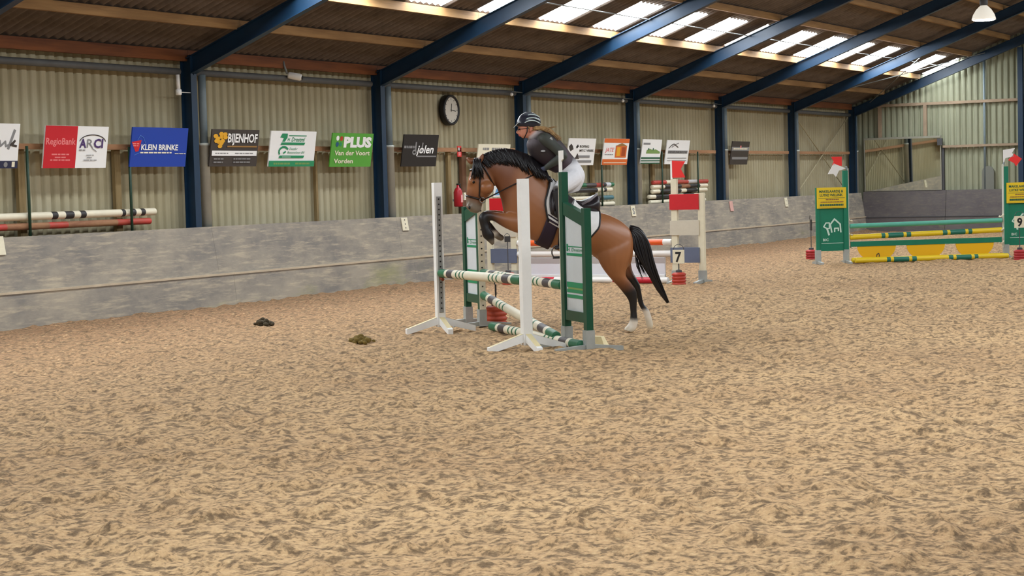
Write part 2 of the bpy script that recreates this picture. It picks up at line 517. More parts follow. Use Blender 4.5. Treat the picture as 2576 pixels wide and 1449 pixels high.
# arch-topped grey panel leaning on the end wall above the kickboard
P = on_X(2486, 460, XE - 0.06)
mb = MB(); pts = [(0, -0.17, 0), (0, 0.17, 0)] + [(0, 0.17 * math.cos(a), 0.5 + 0.17 * math.sin(a)) for a in np.linspace(0, math.pi, 9)]
mb.prism(pts, (0.03, 0, 0), mat('grey_panel', (112, 114, 106), 0.7))
o = mb.build('arched_panel', None, label='plain grey arch-topped panel standing on the end kickboard', cat='panel'); o.location = (XE - 0.075, P[1], 1.19)

# mirror in the corner of the end wall, its top tipped into the arena
M_mirror = mat('mirror_glass', (226, 228, 216), 0.03, 1.0)
mir = empty('arena_mirror', (XE - 0.10, 15.74, 1.2), label='large framed wall mirror on the end wall beside the corner', cat='mirror')
mir.rotation_euler = (0, -math.radians(1.5), 0)
MB().box((0, -1.13, 0.02), (0.01, 1.13, 1.52), M_mirror).build('glass', mir)
for (lo, hi) in (((-0.02, -1.16, 1.52), (0.03, 1.16, 1.58)), ((-0.01, -1.16, 0.0), (0.02, 1.16, 0.02)), ((-0.01, 1.13, 0.02), (0.02, 1.16, 1.52)), ((-0.01, -1.16, 0.02), (0.02, -1.13, 1.52))):
    MB().box(lo, hi, mat('mirror_frame', (140, 138, 124), 0.6)).build('frame_bar', mir)
MB().box((-0.05, -1.2, 1.3), (0.05, -1.06, 1.5), M_dgrey).build('bracket', mir)

# ------------------------------------------------------------------ steel portal frames
FL = 0.13
def i_beam(mb, A, B, depth_vec, width_vec, m, tf=0.014, tw=0.01):
    """I section from A to B; depth_vec from inner flange to outer flange; width_vec flange width"""
    A, B, D, Wv = [np.asarray(a, float) for a in (A, B, depth_vec, width_vec)]
    L = B - A; d = D / np.linalg.norm(D); w = Wv / np.linalg.norm(Wv); dl = np.linalg.norm(D); wl = np.linalg.norm(Wv)
    def slab(d0, d1, w0, w1):
        q = [A + d*d0 + w*w0, A + d*d1 + w*w0, A + d*d1 + w*w1, A + d*d0 + w*w1]
        mb.prism(q, L, m)
    slab(0, tf, -wl/2, wl/2); slab(dl - tf, dl, -wl/2, wl/2); slab(tf, dl - tf, -tw/2, tw/2)
ridge_z = raf_z(7.06)
WHERE = {-1: 'beyond the brush script board', 0: 'between the royal blue board and the honeycomb board', 1: 'between the PLUS board and the black handwritten board', 2: 'behind the helmet of the rider', 3: 'between the orange board and the green hedge board',
         4: 'beside the charcoal board with the pink mark', 5: 'in the last bay before the corner', 6: 'in the corner next to the mirror'}
for k in range(-6, 7):
    X = XC + 5 * k - FL / 2
    if k == 6: X -= 0.0
    fr = empty('portal_frame', (X, YW, 0), label='blue steel portal frame ' + WHERE[k] if k >= 0 else 'blue steel portal frame near the viewer end of the long wall', cat='steel frame', group='portal frames along the arena')
    mb = MB(); i_beam(mb, (0, 0, 0), (0, 0, ZR0 + 0.28), (0, 0.2, 0), (FL, 0, 0), M_navy); mb.build('column', fr)
    up = np.array([0, SLOPE, 1.0]); up /= np.linalg.norm(up)
    mb = MB(); i_beam(mb, (0, 0, ZR0), (0, 7.06 - YW, ridge_z), up * 0.255, (FL, 0, 0), M_navy); mb.build('rafter', fr)
    mb = MB(); up2 = np.array([0, -SLOPE, 1.0]); up2 /= np.linalg.norm(up2)
    i_beam(mb, (0, 7.06 - YW, ridge_z), (0, -2.94 - YW, ZR0), up2 * 0.255, (FL, 0, 0), M_navy); mb.build('rafter', fr)
    MB().prism([(-0.008, 0.2, ZR0 - 0.05), (-0.008, 0.0, ZR0 - 0.02), (-0.008, 0.0, ZR0 + 0.27), (-0.008, 0.2, ZR0 + 0.2)], (0.016, 0, 0), M_navy).build('knee_plate', fr)
    if -1 <= k <= 6:
        dp = empty('downpipe', (X + FL / 2 + (0.225 if k < 6 else 0.16), YW + 0.09, 0.0), label='grey rain downpipe ' + WHERE[k], cat='pipe', group='downpipes beside the columns')
        MB().lathe([(0.078, 0), (0.078, 2.38), (0.084, 2.38), (0.084, 2.42), (0.062, 2.42)], (0, 0, 0), M_pipe, 18).build('lower_pipe', dp, True)
        MB().tube([(0, 0, 2.4), (0, 0, 3.1), (0, 0.0, 3.44)], 0.06, M_pipe_blue, 14).build('upper_pipe', dp, True)
# gable posts of the end wall
for Y in (12.28,):
    mb = MB(); i_beam(mb, (0, 0, 0), (0, 0, raf_z(Y) - 0.02), (0.14, 0, 0), (0, 0.14, 0), M_navy)
    mb.build('gable_post', None, label='blue steel post standing against the far gable wall', cat='post').location = (XE - 0.2, Y, 0)

# ------------------------------------------------------------------ roof: sheets, skylights, purlins
M_sky = mat('daylit_translucent_sheet', (235, 240, 240), 0.6, emit=((244, 250, 255), SKYLIGHT))
ceiling = empty('ceiling', (XC, YW, ZR0), kind='structure', label='corrugated roof on timber purlins with translucent skylight sheets', cat='ceiling')
ang = math.atan(SLOPE); cs = math.cos(ang)
def sheet_mesh(name, L, m, seg):
    V, F = corrugated(0, 1.05, 0, 1, 0.034, lambda x, t, d: (x, -t * L, d), seg)
    mb = MB(); mb.face_list(V, [f[::-1] for f in F], m)
    me = mb.mesh(name); me.polygons.foreach_set('use_smooth', [True] * len(me.polygons)); return me
rows = [(17.55, 15.12), (15.12, 14.1), (14.1, 10.95), (10.95, 8.9), (8.9, 7.0)]
OFF_R = 0.275 + 0.17        # sheet height above the rafter underside
for r, (y0, y1) in enumerate(rows):
    L = (y0 - y1) / cs + 0.02
    me = sheet_mesh('roof_sheet', L, M_roof, 8)
    ms = sheet_mesh('skylight_sheet', L, M_sky, 4) if r == 1 else None
    for n in range(-22 if r < 3 else -10, 27):
        x = 23.2 + 1.05 * n
        sky = (r == 1 and n % 2 == 0)
        o = bpy.data.objects.new('skylight_sheet' if sky else 'roof_sheet', ms if sky else me)
        col.objects.link(o); o.parent = ceiling
        o.location = (x - XC, y0 - YW, SLOPE * (YW - y0) + OFF_R + 0.004 * r)
        o.rotation_euler = (-ang, 0, 0)
# unseen near slope; its skylight row is placed and sized to even the light
for n in range(-22, 27):
    x = 23.2 + 1.05 * n - XC
    for (ya, yb, sky) in ((7.12, 3.3, 0), (3.3, 2.25, n % 2 == 0), (2.25, -3.3, 0)):
        za = (SLOPE * 10 - SLOPE * (7.06 - ya)) + OFF_R; zb = (SLOPE * 10 - SLOPE * (7.06 - yb)) + OFF_R
        mb = MB(); mb.face_list([(x, ya - YW, za), (x + 1.05, ya - YW, za), (x + 1.05, yb - YW, zb), (x, yb - YW, zb)], [(0, 1, 2, 3)], M_sky if sky else M_roof)
        mb.build('skylight_sheet' if sky else 'roof_sheet', ceiling)
for (Yp, m, hh, w) in ((17.2, M_timber_red, 0.20, 0.07), (16.2, M_timber, 0.17, 0.07), (15.13, M_timber, 0.17, 0.07), (13.62, M_timber, 0.17, 0.07), (12.53, M_timber, 0.17, 0.07), (11.45, M_timber, 0.17, 0.07), (10.35, M_timber, 0.17, 0.07), (9.3, M_timber, 0.17, 0.07), (8.2, M_timber, 0.17, 0.07), (7.2, M_timber, 0.17, 0.07)):
    z = SLOPE * (YW - Yp) + 0.272
    if Yp > 17: z -= 0.03
    meshes = MB().box((0.0, -w / 2, 0), (4.995, w / 2, hh - 0.035), m).mesh('purlin')
    for k in range(-6, 6):
        o = bpy.data.objects.new('purlin', meshes); col.objects.link(o); o.parent = ceiling
        o.location = (5 * k - 0.06, Yp - YW, z)
# wire along the skylights and bracing rods in the last bay
Yw = 14.28; zw = raf_z(Yw) + 0.26
MB().tube([(22, Yw, zw + 0.01), (36, Yw, zw - 0.02), (50.4, Yw, zw)], 0.012, M_grey_steel, 6).build('tension_cable', None, label='thin steel cable running below the row of skylights', cat='cable')
for (a, b, nm) in (((45.5, 13.2), (50.3, 16.6), 'falling'), ((45.5, 16.6), (50.3, 13.2), 'rising')):
    MB().tube([(a[0], a[1], raf_z(a[1]) + 0.2), (b[0], b[1], raf_z(b[1]) + 0.2)], 0.012, M_grey_steel, 6).build('brace_rod', None, label='steel brace rod under the last roof bay, ' + nm + ' towards the gable', cat='rod', group='roof brace rods')
# wall bracing of the last bay
for (za, zb, Yb, nm) in ((1.2, 3.4, 17.215, 'rising'), (3.4, 1.2, 17.255, 'falling')):
    MB().tube([(45.75, Yb, za), (50.1, Yb, zb)], 0.018, M_clad, 6).build('brace_rod', None, label='wall brace rod of the corner bay ' + nm + ' towards the mirror', cat='rod', group='wall brace rods')

# ------------------------------------------------------------------ striped poles
def pole(A, B, r, pattern, label, group=None, name='jump_pole', n=16):
    """pattern: list of (end fraction, material); one mesh in the pole's own frame"""
    A = np.asarray(A, float); B = np.asarray(B, float); L = np.linalg.norm(B - A)
    mb = MB(); prev = 0.0
    V = []; rings = [0.0] + [p[0] for p in pattern]
    circ = [(math.cos(2*math.pi*k/n), math.sin(2*math.pi*k/n)) for k in range(n)]
    for i, (e, m) in enumerate(pattern):
        a, b = rings[i] * L, rings[i + 1] * L
        vv = [(a, r*c, r*s_) for c, s_ in circ] + [(b, r*c, r*s_) for c, s_ in circ]
        mb.face_list(vv, [(k, n + k, n + (k+1) % n, (k+1) % n) for k in range(n)], m)
        if i == 0: mb.face_list([(-0.012, r*.75*c, r*.75*s_) for c, s_ in circ] + [(0, r*c, r*s_) for c, s_ in circ], [tuple(range(n))] + [(k, n + k, n + (k+1) % n, (k+1) % n) for k in range(n)], m)
        if i == len(pattern) - 1: mb.face_list([(L + 0.012, r*.75*c, r*.75*s_) for c, s_ in circ] + [(L, r*c, r*s_) for c, s_ in circ], [tuple(range(n))[::-1]] + [(k, (k+1) % n, n + (k+1) % n, n + k) for k in range(n)], m)
    o = mb.build(name, None, True, label=label, cat='pole', group=group)
    x = Vector(B - A).normalized(); y = Vector((0, 0, 1)).cross(x)
    y = y.normalized() if y.length > 1e-4 else Vector((0, 1, 0)); z = x.cross(y)
    o.matrix_world = Matrix(((x.x, y.x, z.x, A[0]), (x.y, y.y, z.y, A[1]), (x.z, y.z, z.z, A[2]), (0, 0, 0, 1)))
    return o
def sym(half):
    """half pattern (up to 0.5) mirrored"""
    out = list(half); ends = [0.0] + [h[0] for h in half]
    out[-1] = (1 - ends[-2], half[-1][1])
    for i in range(len(half) - 2, -1, -1):
        out.append((1 - ends[i], half[i][1]))
    return out

# ------------------------------------------------------------------ things on the long wall
C = lambda n, c, **k: mat('print_' + n, c, k.pop('rough', 0.5), **k)
pW, pK, pR = C('white', (238, 238, 236)), C('black', (30, 28, 28)), C('red', (196, 30, 42))
pB, pG, pBright = C('blue', (22, 62, 160)), C('green', (34, 138, 92)), C('bright_green', (84, 158, 56))
pO, pY, pGrey, pDG = C('orange', (212, 104, 44)), C('amber', (222, 164, 40)), C('grey', (134, 134, 134)), C('charcoal', (62, 56, 52))
pPur, pPink, pCream, pBrown = C('purple', (72, 48, 104)), C('pink', (230, 130, 130)), C('cream', (230, 224, 200)), C('brown', (150, 112, 60))
pDkGreen, pLtGreen, pNavy = C('dark_green', (40, 92, 66)), C('pale_green', (120, 150, 84)), C('navy', (40, 44, 70))

def sponsor_board(tl, tr, bl, base, elems, label, Y=17.0):
    A = on_Y(tl[0], tl[1], Y - 0.05); B = on_Y(tr[0], tr[1], Y - 0.05); D = on_Y(bl[0], bl[1], Y + 0.04)
    zc = (A[2] + B[2]) / 2; x0 = (A[0] + D[0]) / 2; w = B[0] - A[0]; h = zc - D[2]
    tilt = 0.16
    o = empty('sponsor_board', (x0, Y + 0.04, D[2]), label=label, cat='sign', group=None)
    Yv = (0, -math.sin(tilt), math.cos(tilt)); N = (0, -math.cos(tilt), -math.sin(tilt))
    q = [np.zeros(3), np.array([w, 0, 0]), np.array([w, 0, 0]) + np.array(Yv) * h, np.array(Yv) * h]
    MB().prism(q, -np.array(N) * 0.02, base).build('panel', o)
    mb = MB(); prints(mb, (0, 0, 0), (1, 0, 0), Yv, N, w, h, elems); mb.build('print', o)
    for u in (0.12, 0.88):
        MB().box((u * w - 0.02, 0.0, h * 0.45), (u * w + 0.02, 0.16, h * 0.45 + 0.03), M_rail).build('bracket', o)
    return o
dash = lambda x0, x1, y, h, m: ('dash', x0, x1, y, h, m)
txt = lambda s, x, y, size, m, fit=None, shear=0.0, bold=0.02: ('text', s, x, y, size, m, fit, shear, bold)
def arc(cx, cy, rx, ry, a0, a1, n=12): return [(cx + rx*math.cos(a), cy + ry*math.sin(a)) for a in np.linspace(a0, a1, n)]

sponsor_board((-62, 308), (49, 310), (-66, 424), pW, [('rect', 0, 0, 1, .17, pNavy), ('line', [(.45, .5), (.55, .62), (.58, .5), (.68, .6), (.7, .5), (.76, .52)], .05, pGrey), ('line', [(.76, .45), (.88, .85)], .07, pGrey), ('line', [(.8, .52), (.9, .62), (.84, .52), (.94, .5)], .05, pDG), ('disc', .72, .085, .06, pGrey), ('rect', .86, .03, .93, .15, pCream)],
              'white board with grey brush script and a dark navy strip along its foot')
sponsor_board((113, 315), (272, 317), (109, 423), pW, [('rect', 0, 0, .5, 1, pR), txt('RegioBank', .02, .56, .22, pPink, .46), dash(.12, .39, .31, .03, pPink), dash(.17, .34, .24, .03, pPink), dash(.1, .41, .175, .03, pPink),
              ('line', arc(.75, .62, .21, .18, .15, math.pi - .15, 14), .022, pDG), txt('A', .54, .49, .3, pPur, .11, 0, .03), txt('R', .66, .49, .3, pGrey, .1, 0, 0), txt('CI', .77, .49, .3, pPur, .15, 0, .03), ('line', [(.7, .6), (.76, .46), (.82, .4)], .02, pGrey), dash(.54, .64, .42, .025, pGrey), dash(.66, .78, .3, .02, pGrey), dash(.67, .77, .24, .02, pGrey), dash(.62, .84, .18, .02, pGrey)],
              'half red, half white board with a purple ARCI emblem')
sponsor_board((333, 318), (473, 322), (327, 420), pB, [('poly', [(.0, .63), (.17, .68), (.13, .4), (.08, .38)], pR), dash(.02, .13, .57, .03, pPink), dash(.03, .12, .52, .03, pPink), ('line', [(.1, .68), (.14, .8), (.2, .74), (.24, .6)], .018, C('sky', (70, 110, 190))), ('line', [(.06, .3), (.15, .36)], .02, C('sky', (70, 110, 190))), txt('KLEIN BRINKE', .17, .43, .2, pW, .66, 0, .03), dash(.16, .72, .345, .035, pCream), dash(.78, .98, .33, .02, pCream)],
              'plain royal blue board with white capitals and a small red triangle')
hexes = [('poly', [(.13 + dx + .05*math.cos(a), .75 + dy + .062*math.sin(a)) for a in np.linspace(0, 2*math.pi, 7)[:-1]], pY) for dx, dy in ((0, 0), (.08, .05), (-.05, .07), (.03, -.09), (.1, -.06), (.06, .13), (.14, .12), (.05, -.2), (-.03, -.06), (.15, .04), (.07, -.12))]
sponsor_board((532, 324), (651, 326), (528, 419), pDG, hexes + [txt('BIJENHOF', .33, .66, .33, pW, .63, 0, .03), ('rect', .33, .525, .96, .565, pBrown), ('rect', .02, .29, .97, .43, pW), dash(.09, .36, .34, .035, pGrey), dash(.5, .9, .34, .035, pGrey), dash(.07, .27, .19, .035, pGrey), dash(.48, .84, .19, .035, pGrey), dash(.07, .26, .1, .035, pGrey), dash(.48, .84, .1, .035, pGrey)],
              'charcoal board with a yellow honeycomb emblem and a white stripe')
drest = [('poly', [(.2, .82), (.24, .93), (.36, .93), (.36, .82), (.31, .7), (.25, .7), (.28, .8)], pG), ('rect', .39, .86, .78, .885, pG), txt('H.', .36, .72, .13, pG, .06, .3), txt('Drestml', .45, .71, .17, pG, .3, .3, .01), ('poly', [(.22, .61), (.74, .61), (.76, .68), (.24, .68)], pG),
         ('line', arc(.3, .42, .1, .13, .6, math.pi + .5, 10), .06, pG), ('line', [(.3, .38), (.34, .42)], .05, pG), txt('Zweefer', .41, .47, .1, pG, .19, .3, 0), txt('Betonvloer BV', .38, .365, .1, pG, .39, .3, 0), ('poly', [(.2, .24), (.74, .24), (.76, .31), (.22, .31)], pG), ('rect', .27, .265, .46, .28, pW)]
sponsor_board((681, 328), (795, 330), (676, 419), pW, drest + [('rect', 0, 0, 1, .165, pG), dash(.1, .46, .06, .05, pLtGreen), dash(.57, .9, .06, .05, pLtGreen)],
              'white board with slanted green emblems above a green foot strip')
sponsor_board((837, 334), (940, 335), (829, 420), pBright, [('disc', .13, .85, .075, pW), ('disc', .22, .84, .075, C('brick_red', (176, 62, 36))), ('disc', .13, .67, .075, C('petrol', (30, 84, 120))), ('disc', .21, .67, .06, pG), txt('PLUS', .28, .6, .4, pW, .68, .0, .06), txt('Van der Voort', .08, .35, .19, pCream, .86, 0, .025), txt('Vorden', .08, .11, .19, pCream, .46, 0, .025)],
              'bright green board with large white letters PLUS')
sponsor_board((1017, 338), (1104, 338), (1009, 419), pK, [dash(.03, .36, .57, .08, pGrey), ('line', [(.36, .75), (.36, .52)], .07, pGrey), ('line', [(.55, .73), (.53, .48)], .07, pGrey), ('line', arc(.33, .45, .05, .06, 0, 6.2, 10), .05, pGrey), txt('jolen', .38, .42, .36, pW, .5, .2, .02), ('rect', .4, .3, .97, .34, pGrey)],
              'black board with a pale grey handwritten name')
sponsor_board((1204, 362), (1284, 362), (1198, 432), pCream, [dash(.14, .34, .78, .09, pGrey), dash(.42, .85, .78, .09, pGrey), dash(.22, .6, .6, .09, pGrey), dash(.15, .8, .4, .06, pGrey), dash(.15, .8, .25, .06, pGrey)],
              'cream board with two lines of small grey lettering behind the horse')
sponsor_board((1432, 347), (1500, 348), (1424, 416), pW, [('poly', [(.02, .7), (.1, .8), (.16, .72), (.2, .6), (.1, .52), (.05, .6)], pDG), ('poly', [(.28, .68), (.34, .78), (.38, .7), (.32, .62)], pK), ('poly', [(.3, .3), (.36, .45), (.4, .36), (.44, .24), (.22, .24)], pDG), txt('ROPING', .42, .66, .13, pDG, .34), txt('MTC VRIES', .42, .51, .12, pDG, .52), ('rect', .4, .28, .82, .37, pGrey), ('rect', .38, .1, .9, .19, pGrey)],
              'white board with a black and white cow and grey lettering')
sponsor_board((1515, 348), (1578, 348), (1520, 415), pW, [('rect', 0, .84, 1, 1, pO), ('rect', 0, 0, 1, .22, pO), txt('JATE', .06, .5, .22, pPink, .36, .25), dash(.06, .4, .38, .03, pGrey), ('rect', .47, .28, .92, .72, pO), ('poly', [(.45, .72), (.7, .84), (.94, .72)], pBrown), ('rect', .52, .34, .66, .68, pY), ('rect', .72, .34, .87, .68, C('rust', (160, 70, 30))), ('rect', .05, .07, .95, .1, pCream)],
              'orange and white board with an orange wooden building')
sponsor_board((1612, 350), (1660, 350), (1617, 412), pW, [('rect', .04, .78, .4, .86, pGrey), ('poly', [(.22, .42), (.25, .56), (.4, .62), (.55, .57), (.7, .6), (.95, .5), (.95, .42)], pLtGreen), ('disc', .34, .6, .05, pDkGreen), ('disc', .58, .6, .05, pDkGreen), ('rect', 0, .2, 1, .27, pDkGreen), ('rect', 0, .1, 1, .15, pDkGreen), ('rect', 0, 0, 1, .05, pDkGreen)],
              'white board with a green hedge and dark green stripes')
sponsor_board((1677, 351), (1734, 353), (1674, 413), pW, [('line', [(.1, .66), (.2, .78), (.3, .84), (.5, .7)], .045, pDG), ('line', [(.22, .7), (.38, .82), (.5, .88)], .03, pDG), ('rect', .08, .44, .94, .57, pGrey), txt('HESSELINKBOUW', .1, .46, .13, pDG, .82), ('rect', .08, .24, .92, .265, pGrey), ('rect', .08, .14, .92, .165, pGrey)],
              'white board with a dark grey mountain outline')
sponsor_board((1838, 355), (1882, 355), (1840, 414), pDG, [('rect', 0, .6, 1, .76, pGrey), ('rect', .08, .22, .96, .33, pGrey), ('disc', .5, .76, .07, pPink), dash(.1, .9, .65, .06, pCream)],
              'charcoal board with grey bands and a small pink mark')

# clock
ck = on_Y(1131, 277, 17.28)
clock = empty('wall_clock', (ck[0], 17.34, ck[2]), label='round black-rimmed clock on the cream wall', cat='clock')
MB().lathe([(0.285, 0), (0.285, 0.1), (0.275, 0.115), (0.24, 0.115), (0.235, 0.09)], (0, 0, 0), M_black, 36, (0, -1, 0)).build('rim', clock, True)
MB().lathe([(0.236, 0.09), (0.236, 0.094)], (0, 0, 0), mat('clock_face', (206, 202, 190), 0.5), 36, (0, -1, 0)).build('face', clock)
for i in range(12):
    a = i * math.pi / 6; s_, c_ = math.sin(a), math.cos(a)
    MB().face_list([(s_*r + c_*w, -0.097, c_*r - s_*w) for r, w in ((.19, -.007), (.22, -.007), (.22, .007), (.19, .007))], [(0, 1, 2, 3)], M_black).build('hour_mark', clock)
for (a, L, w) in ((math.radians(8), .12, .008), (math.radians(97), .16, .006)):
    s_, c_ = math.sin(a), math.cos(a)
    MB().face_list([(s_*r + c_*q, -0.1, c_*r - s_*q) for r, q in ((-.03, -w), (L, -w), (L, w), (-.03, w))], [(0, 1, 2, 3)], M_black).build('hand', clock)

# fire extinguisher, its sign and a small box on the dark post
E0 = on_Y(1152, 520, 17.1)
ex = empty('fire_extinguisher', (E0[0], 17.09, E0[2]), label='red fire extinguisher hung on a dark timber post', cat='extinguisher')
MB().lathe([(0.07, 0), (0.082, 0.015), (0.082, 0.27), (0.06, 0.33), (0.025, 0.36), (0.025, 0.4)], (0, 0, 0), mat('extinguisher_red', (170, 28, 40), 0.35), 20).build('cylinder', ex, True)
MB().box((-0.03, -0.083, 0.08), (0.04, -0.078, 0.22), mat('extinguisher_label', (214, 150, 150), 0.5)).build('label_sticker', ex)
MB().tube([(0.0, 0, .4), (0.05, 0, .42), (0.1, 0, .34), (0.1, 0, .1)], 0.012, M_black).build('hose', ex, True)
MB().box((-0.02, -0.02, 0.4), (0.07, 0.02, 0.43), M_black).build('handle', ex)
MB().box((-0.05, 0.05, 0.1), (0.05, 0.09, 0.14), M_grey_steel).build('bracket', ex)
E1 = on_Y(1162, 394, 17.15)
es = empty('fire_sign', (E1[0], 17.2, E1[2]), label='small red and white fire equipment plate on the board rail', cat='sign')
MB().box((-0.07, 0, 0), (0.07, 0.012, 0.2), mat('sign_red', (214, 60, 56), 0.5)).build('plate', es)
mb = MB(); prints(mb, (-0.07, 0, 0), (1, 0, 0), (0, 0, 1), (0, -1, 0), .14, .2, [('rect', .2, .58, .5, .85, pW), ('rect', .2, .1, .75, .48, pPink), ('line', [(.6, .85), (.8, .6)], .08, pR)]); mb.build('print', es)
E2 = on_Y(1169, 503, 17.15)
jb = MB().box((-0.03, 0, 0), (0.035, 0.04, 0.14), M_cream).box((-0.018, -0.006, 0.03), (0.022, 0, 0.11), M_white).build('switch_box', None, label='small cream switch box beside the fire extinguisher', cat='box'); jb.location = (E2[0], 17.14, E2[2])

# cameras and lamps below the eaves
P0 = on_Y(741, 188, 17.0)
sc_ = empty('security_camera', (P0[0], 17.05, P0[2]), label='white security camera below the eaves tube', cat='camera')
MB().lathe([(0.05, 0), (0.055, 0.02), (0.055, 0.2), (0.04, 0.22)], (-0.02, 0.06, 0.0), M_white, 14, (0.5, -1, -0.25)).build('housing', sc_, True)
MB().tube([(-0.05, 0.06, 0.02), (-0.06, 0.1, 0.14), (-0.06, 0.12, 0.22)], 0.018, M_grey_steel).build('bracket', sc_, True)
MB().lathe([(0.035, 0), (0.03, 0.01)], (0.08, -0.14, -0.05), M_black, 12, (0.5, -1, -0.25)).build('lens', sc_, True)
P0 = on_Y(452, 236, 17.0)
lf = empty('tube_lamp', (P0[0], 17.02, P0[2]), label='small white tube fitting hanging beside the first blue column', cat='lamp')
MB().tube([(0, 0, 0.06), (-0.01, 0, 0.28)], 0.028, M_white, 10).build('tube', lf, True)
MB().lathe([(0.03, 0), (0.045, 0.01), (0.045, 0.08), (0.03, 0.09)], (0.0, 0, -0.02), M_white, 12).build('cap', lf, True)
MB().tube([(0.0, 0, 0.03), (0.1, 0.05, 0.03), (XC - FL + 0.02 - P0[0], 0.06, 0.03)], 0.006, M_white, 6).build('lead', lf, True)
for px, py, kk, wh in ((1287, 238, 2, 'above the rider'), (1567, 254, 3, 'above the orange board'), (1796, 267, 4, 'above the charcoal board')):
    P0 = on_Y(px, py, 17.02)
    b_ = empty('insulator', (P0[0], 17.02, P0[2]), label='small white round fitting on the column ' + wh, cat='fitting', group='white fittings on the columns')
    MB().lathe([(0.012, -0.03), (0.032, -0.015), (0.034, 0.01), (0.02, 0.035)], (0, 0, 0), M_white, 10).build('bulb', b_, True)
    MB().tube([(0, 0, 0.03), (0.04, 0.02, 0.06), (XC + 5*kk - FL + 0.02 - P0[0], 0.05, 0.06)], 0.008, M_grey_steel, 6).build('arm', b_, True)
P0 = on_Y(1510, 240, 17.0)

# letter plates on the kickboard
def letter_plate(px, top, bot, w, kind, label):
    A = on_Y(px, bot, 16.93); B = on_Y(px, top, 16.985); h = B[2] - A[2]
    o = empty('letter_plate', (A[0], 0, 0), label=label, cat='sign')
    zb = A[2]; sl = 0.125 / 0.735
    yb = 16.95 - 0.085 + (zb - 0.43) * sl - 0.006
    up = np.array([0, sl, 1.0]); up /= np.linalg.norm(up); N = np.array([0, -up[2], up[1]])
    o.location = (A[0], yb, zb)
    MB().prism([(-w/2, 0, 0), (w/2, 0, 0), tuple(np.array([w/2, 0, 0]) + up*h), tuple(np.array([-w/2, 0, 0]) + up*h)], N*0.014, M_cream if kind != 'pink' else mat('faded_pink', (206, 160, 150), .6)).build('plate', o)
    mb = MB(); el = []
    if kind == 'dots': el = [('disc', .5, v, .055, pK) for v in (.2, .5, .82)]
    elif kind == 'dots2': el = [('disc', .5, v, .06, pK) for v in (.25, .65)]
    elif kind == 'letter': el = [txt('S', .2, .2, .8, pGrey, .6, 0, .03)]
    for e_ in el:
        mb = MB(); prints(mb, np.array([-w/2, 0, 0]) + N*0.014, (1, 0, 0), up, N, w, h, [e_]); mb.build('mark', o)
letter_plate(1022, 547, 580, 0.19, 'dots', 'cream kickboard plate with three black dots')
letter_plate(0, 594, 642, 0.22, '', 'blank cream kickboard plate below the stored poles')
letter_plate(1596, 517, 544, 0.2, 'letter', 'cream kickboard plate with a faded curved letter')
letter_plate(1842, 506, 531, 0.2, 'pink', 'faded pink plate on the kickboard beyond fence seven')
letter_plate(1980, 497, 520, 0.2, 'dots2', 'cream kickboard plate with two black dots')

# racks: green steel rods and the poles kept on them
def rack_rod(px, where):
    y0, y1 = 375, 580
    A = on_Y(px, (y0 + y1) / 2, 17.06)
    rk = empty('rack_rod', (A[0], 17.062, 1.02), label='thin dark green rack rod ' + where, cat='rod', group='upright rods of the pole racks')
    MB().tube([(0, 0, 0), (0, 0, 1.33)], 0.02, M_green_steel, 8).build('rod', rk, True)
    MB().box((-0.015, 0, 0.1), (0.015, 0.22, 0.13), M_green_steel).build('arm', rk)
for px, wh in ((72, 'between the script board and the red and white board'), (329, 'below the royal blue board'), (1515, 'below the orange board'), (1667, 'between the hedge board and the mountain board'), (1757, 'beyond the mountain board')): rack_rod(px, wh)
p_wh, p_bk = mat('pole_white', (222, 214, 190), 0.5, var=0.06, scale=5), mat('pole_black', (44, 42, 42), 0.5)
p_gn, p_dk = mat('pole_green', (38, 104, 70), 0.45, var=0.08), mat('pole_dark', (74, 68, 68), 0.5)
p_rd, p_wood = mat('pole_red', (190, 62, 56), 0.5, c2=(150, 70, 52), scale=6), mat('pole_bare_wood', (160, 120, 86), 0.8, c2=(128, 84, 62), scale=5, stretch=(.5, 3, 3))
def rack_pole(pa, pb, r, pattern, label, Y=17.14):
    A = on_Y(pa[0], pa[1], Y); B = on_Y(pb[0], pb[1], Y); z = (A[2] + B[2]) / 2
    A[2] = B[2] = z
    pole(A, B, r, pattern, label, 'poles stored on the wall racks')
A = [(.42, p_wh), (.45, p_bk), (.49, p_wh), (.535, p_bk), (.57, p_wh), (.6, p_bk), (.8, p_wh), (.82, p_bk), (.85, p_wh), (.88, p_bk), (.91, p_wh), (.935, p_bk), (1, p_wh)]
rack_pole((-90, 551), (388, 532), 0.052, A, 'white stored pole with short black bands lying on a lower red one')
rack_pole((-90, 577), (376, 556), 0.046, [(.2, p_rd), (.3, p_wood), (.42, p_wood), (.52, p_rd), (.8, p_wood), (1, p_rd)], 'weathered red and bare wood pole at the foot of the rack')
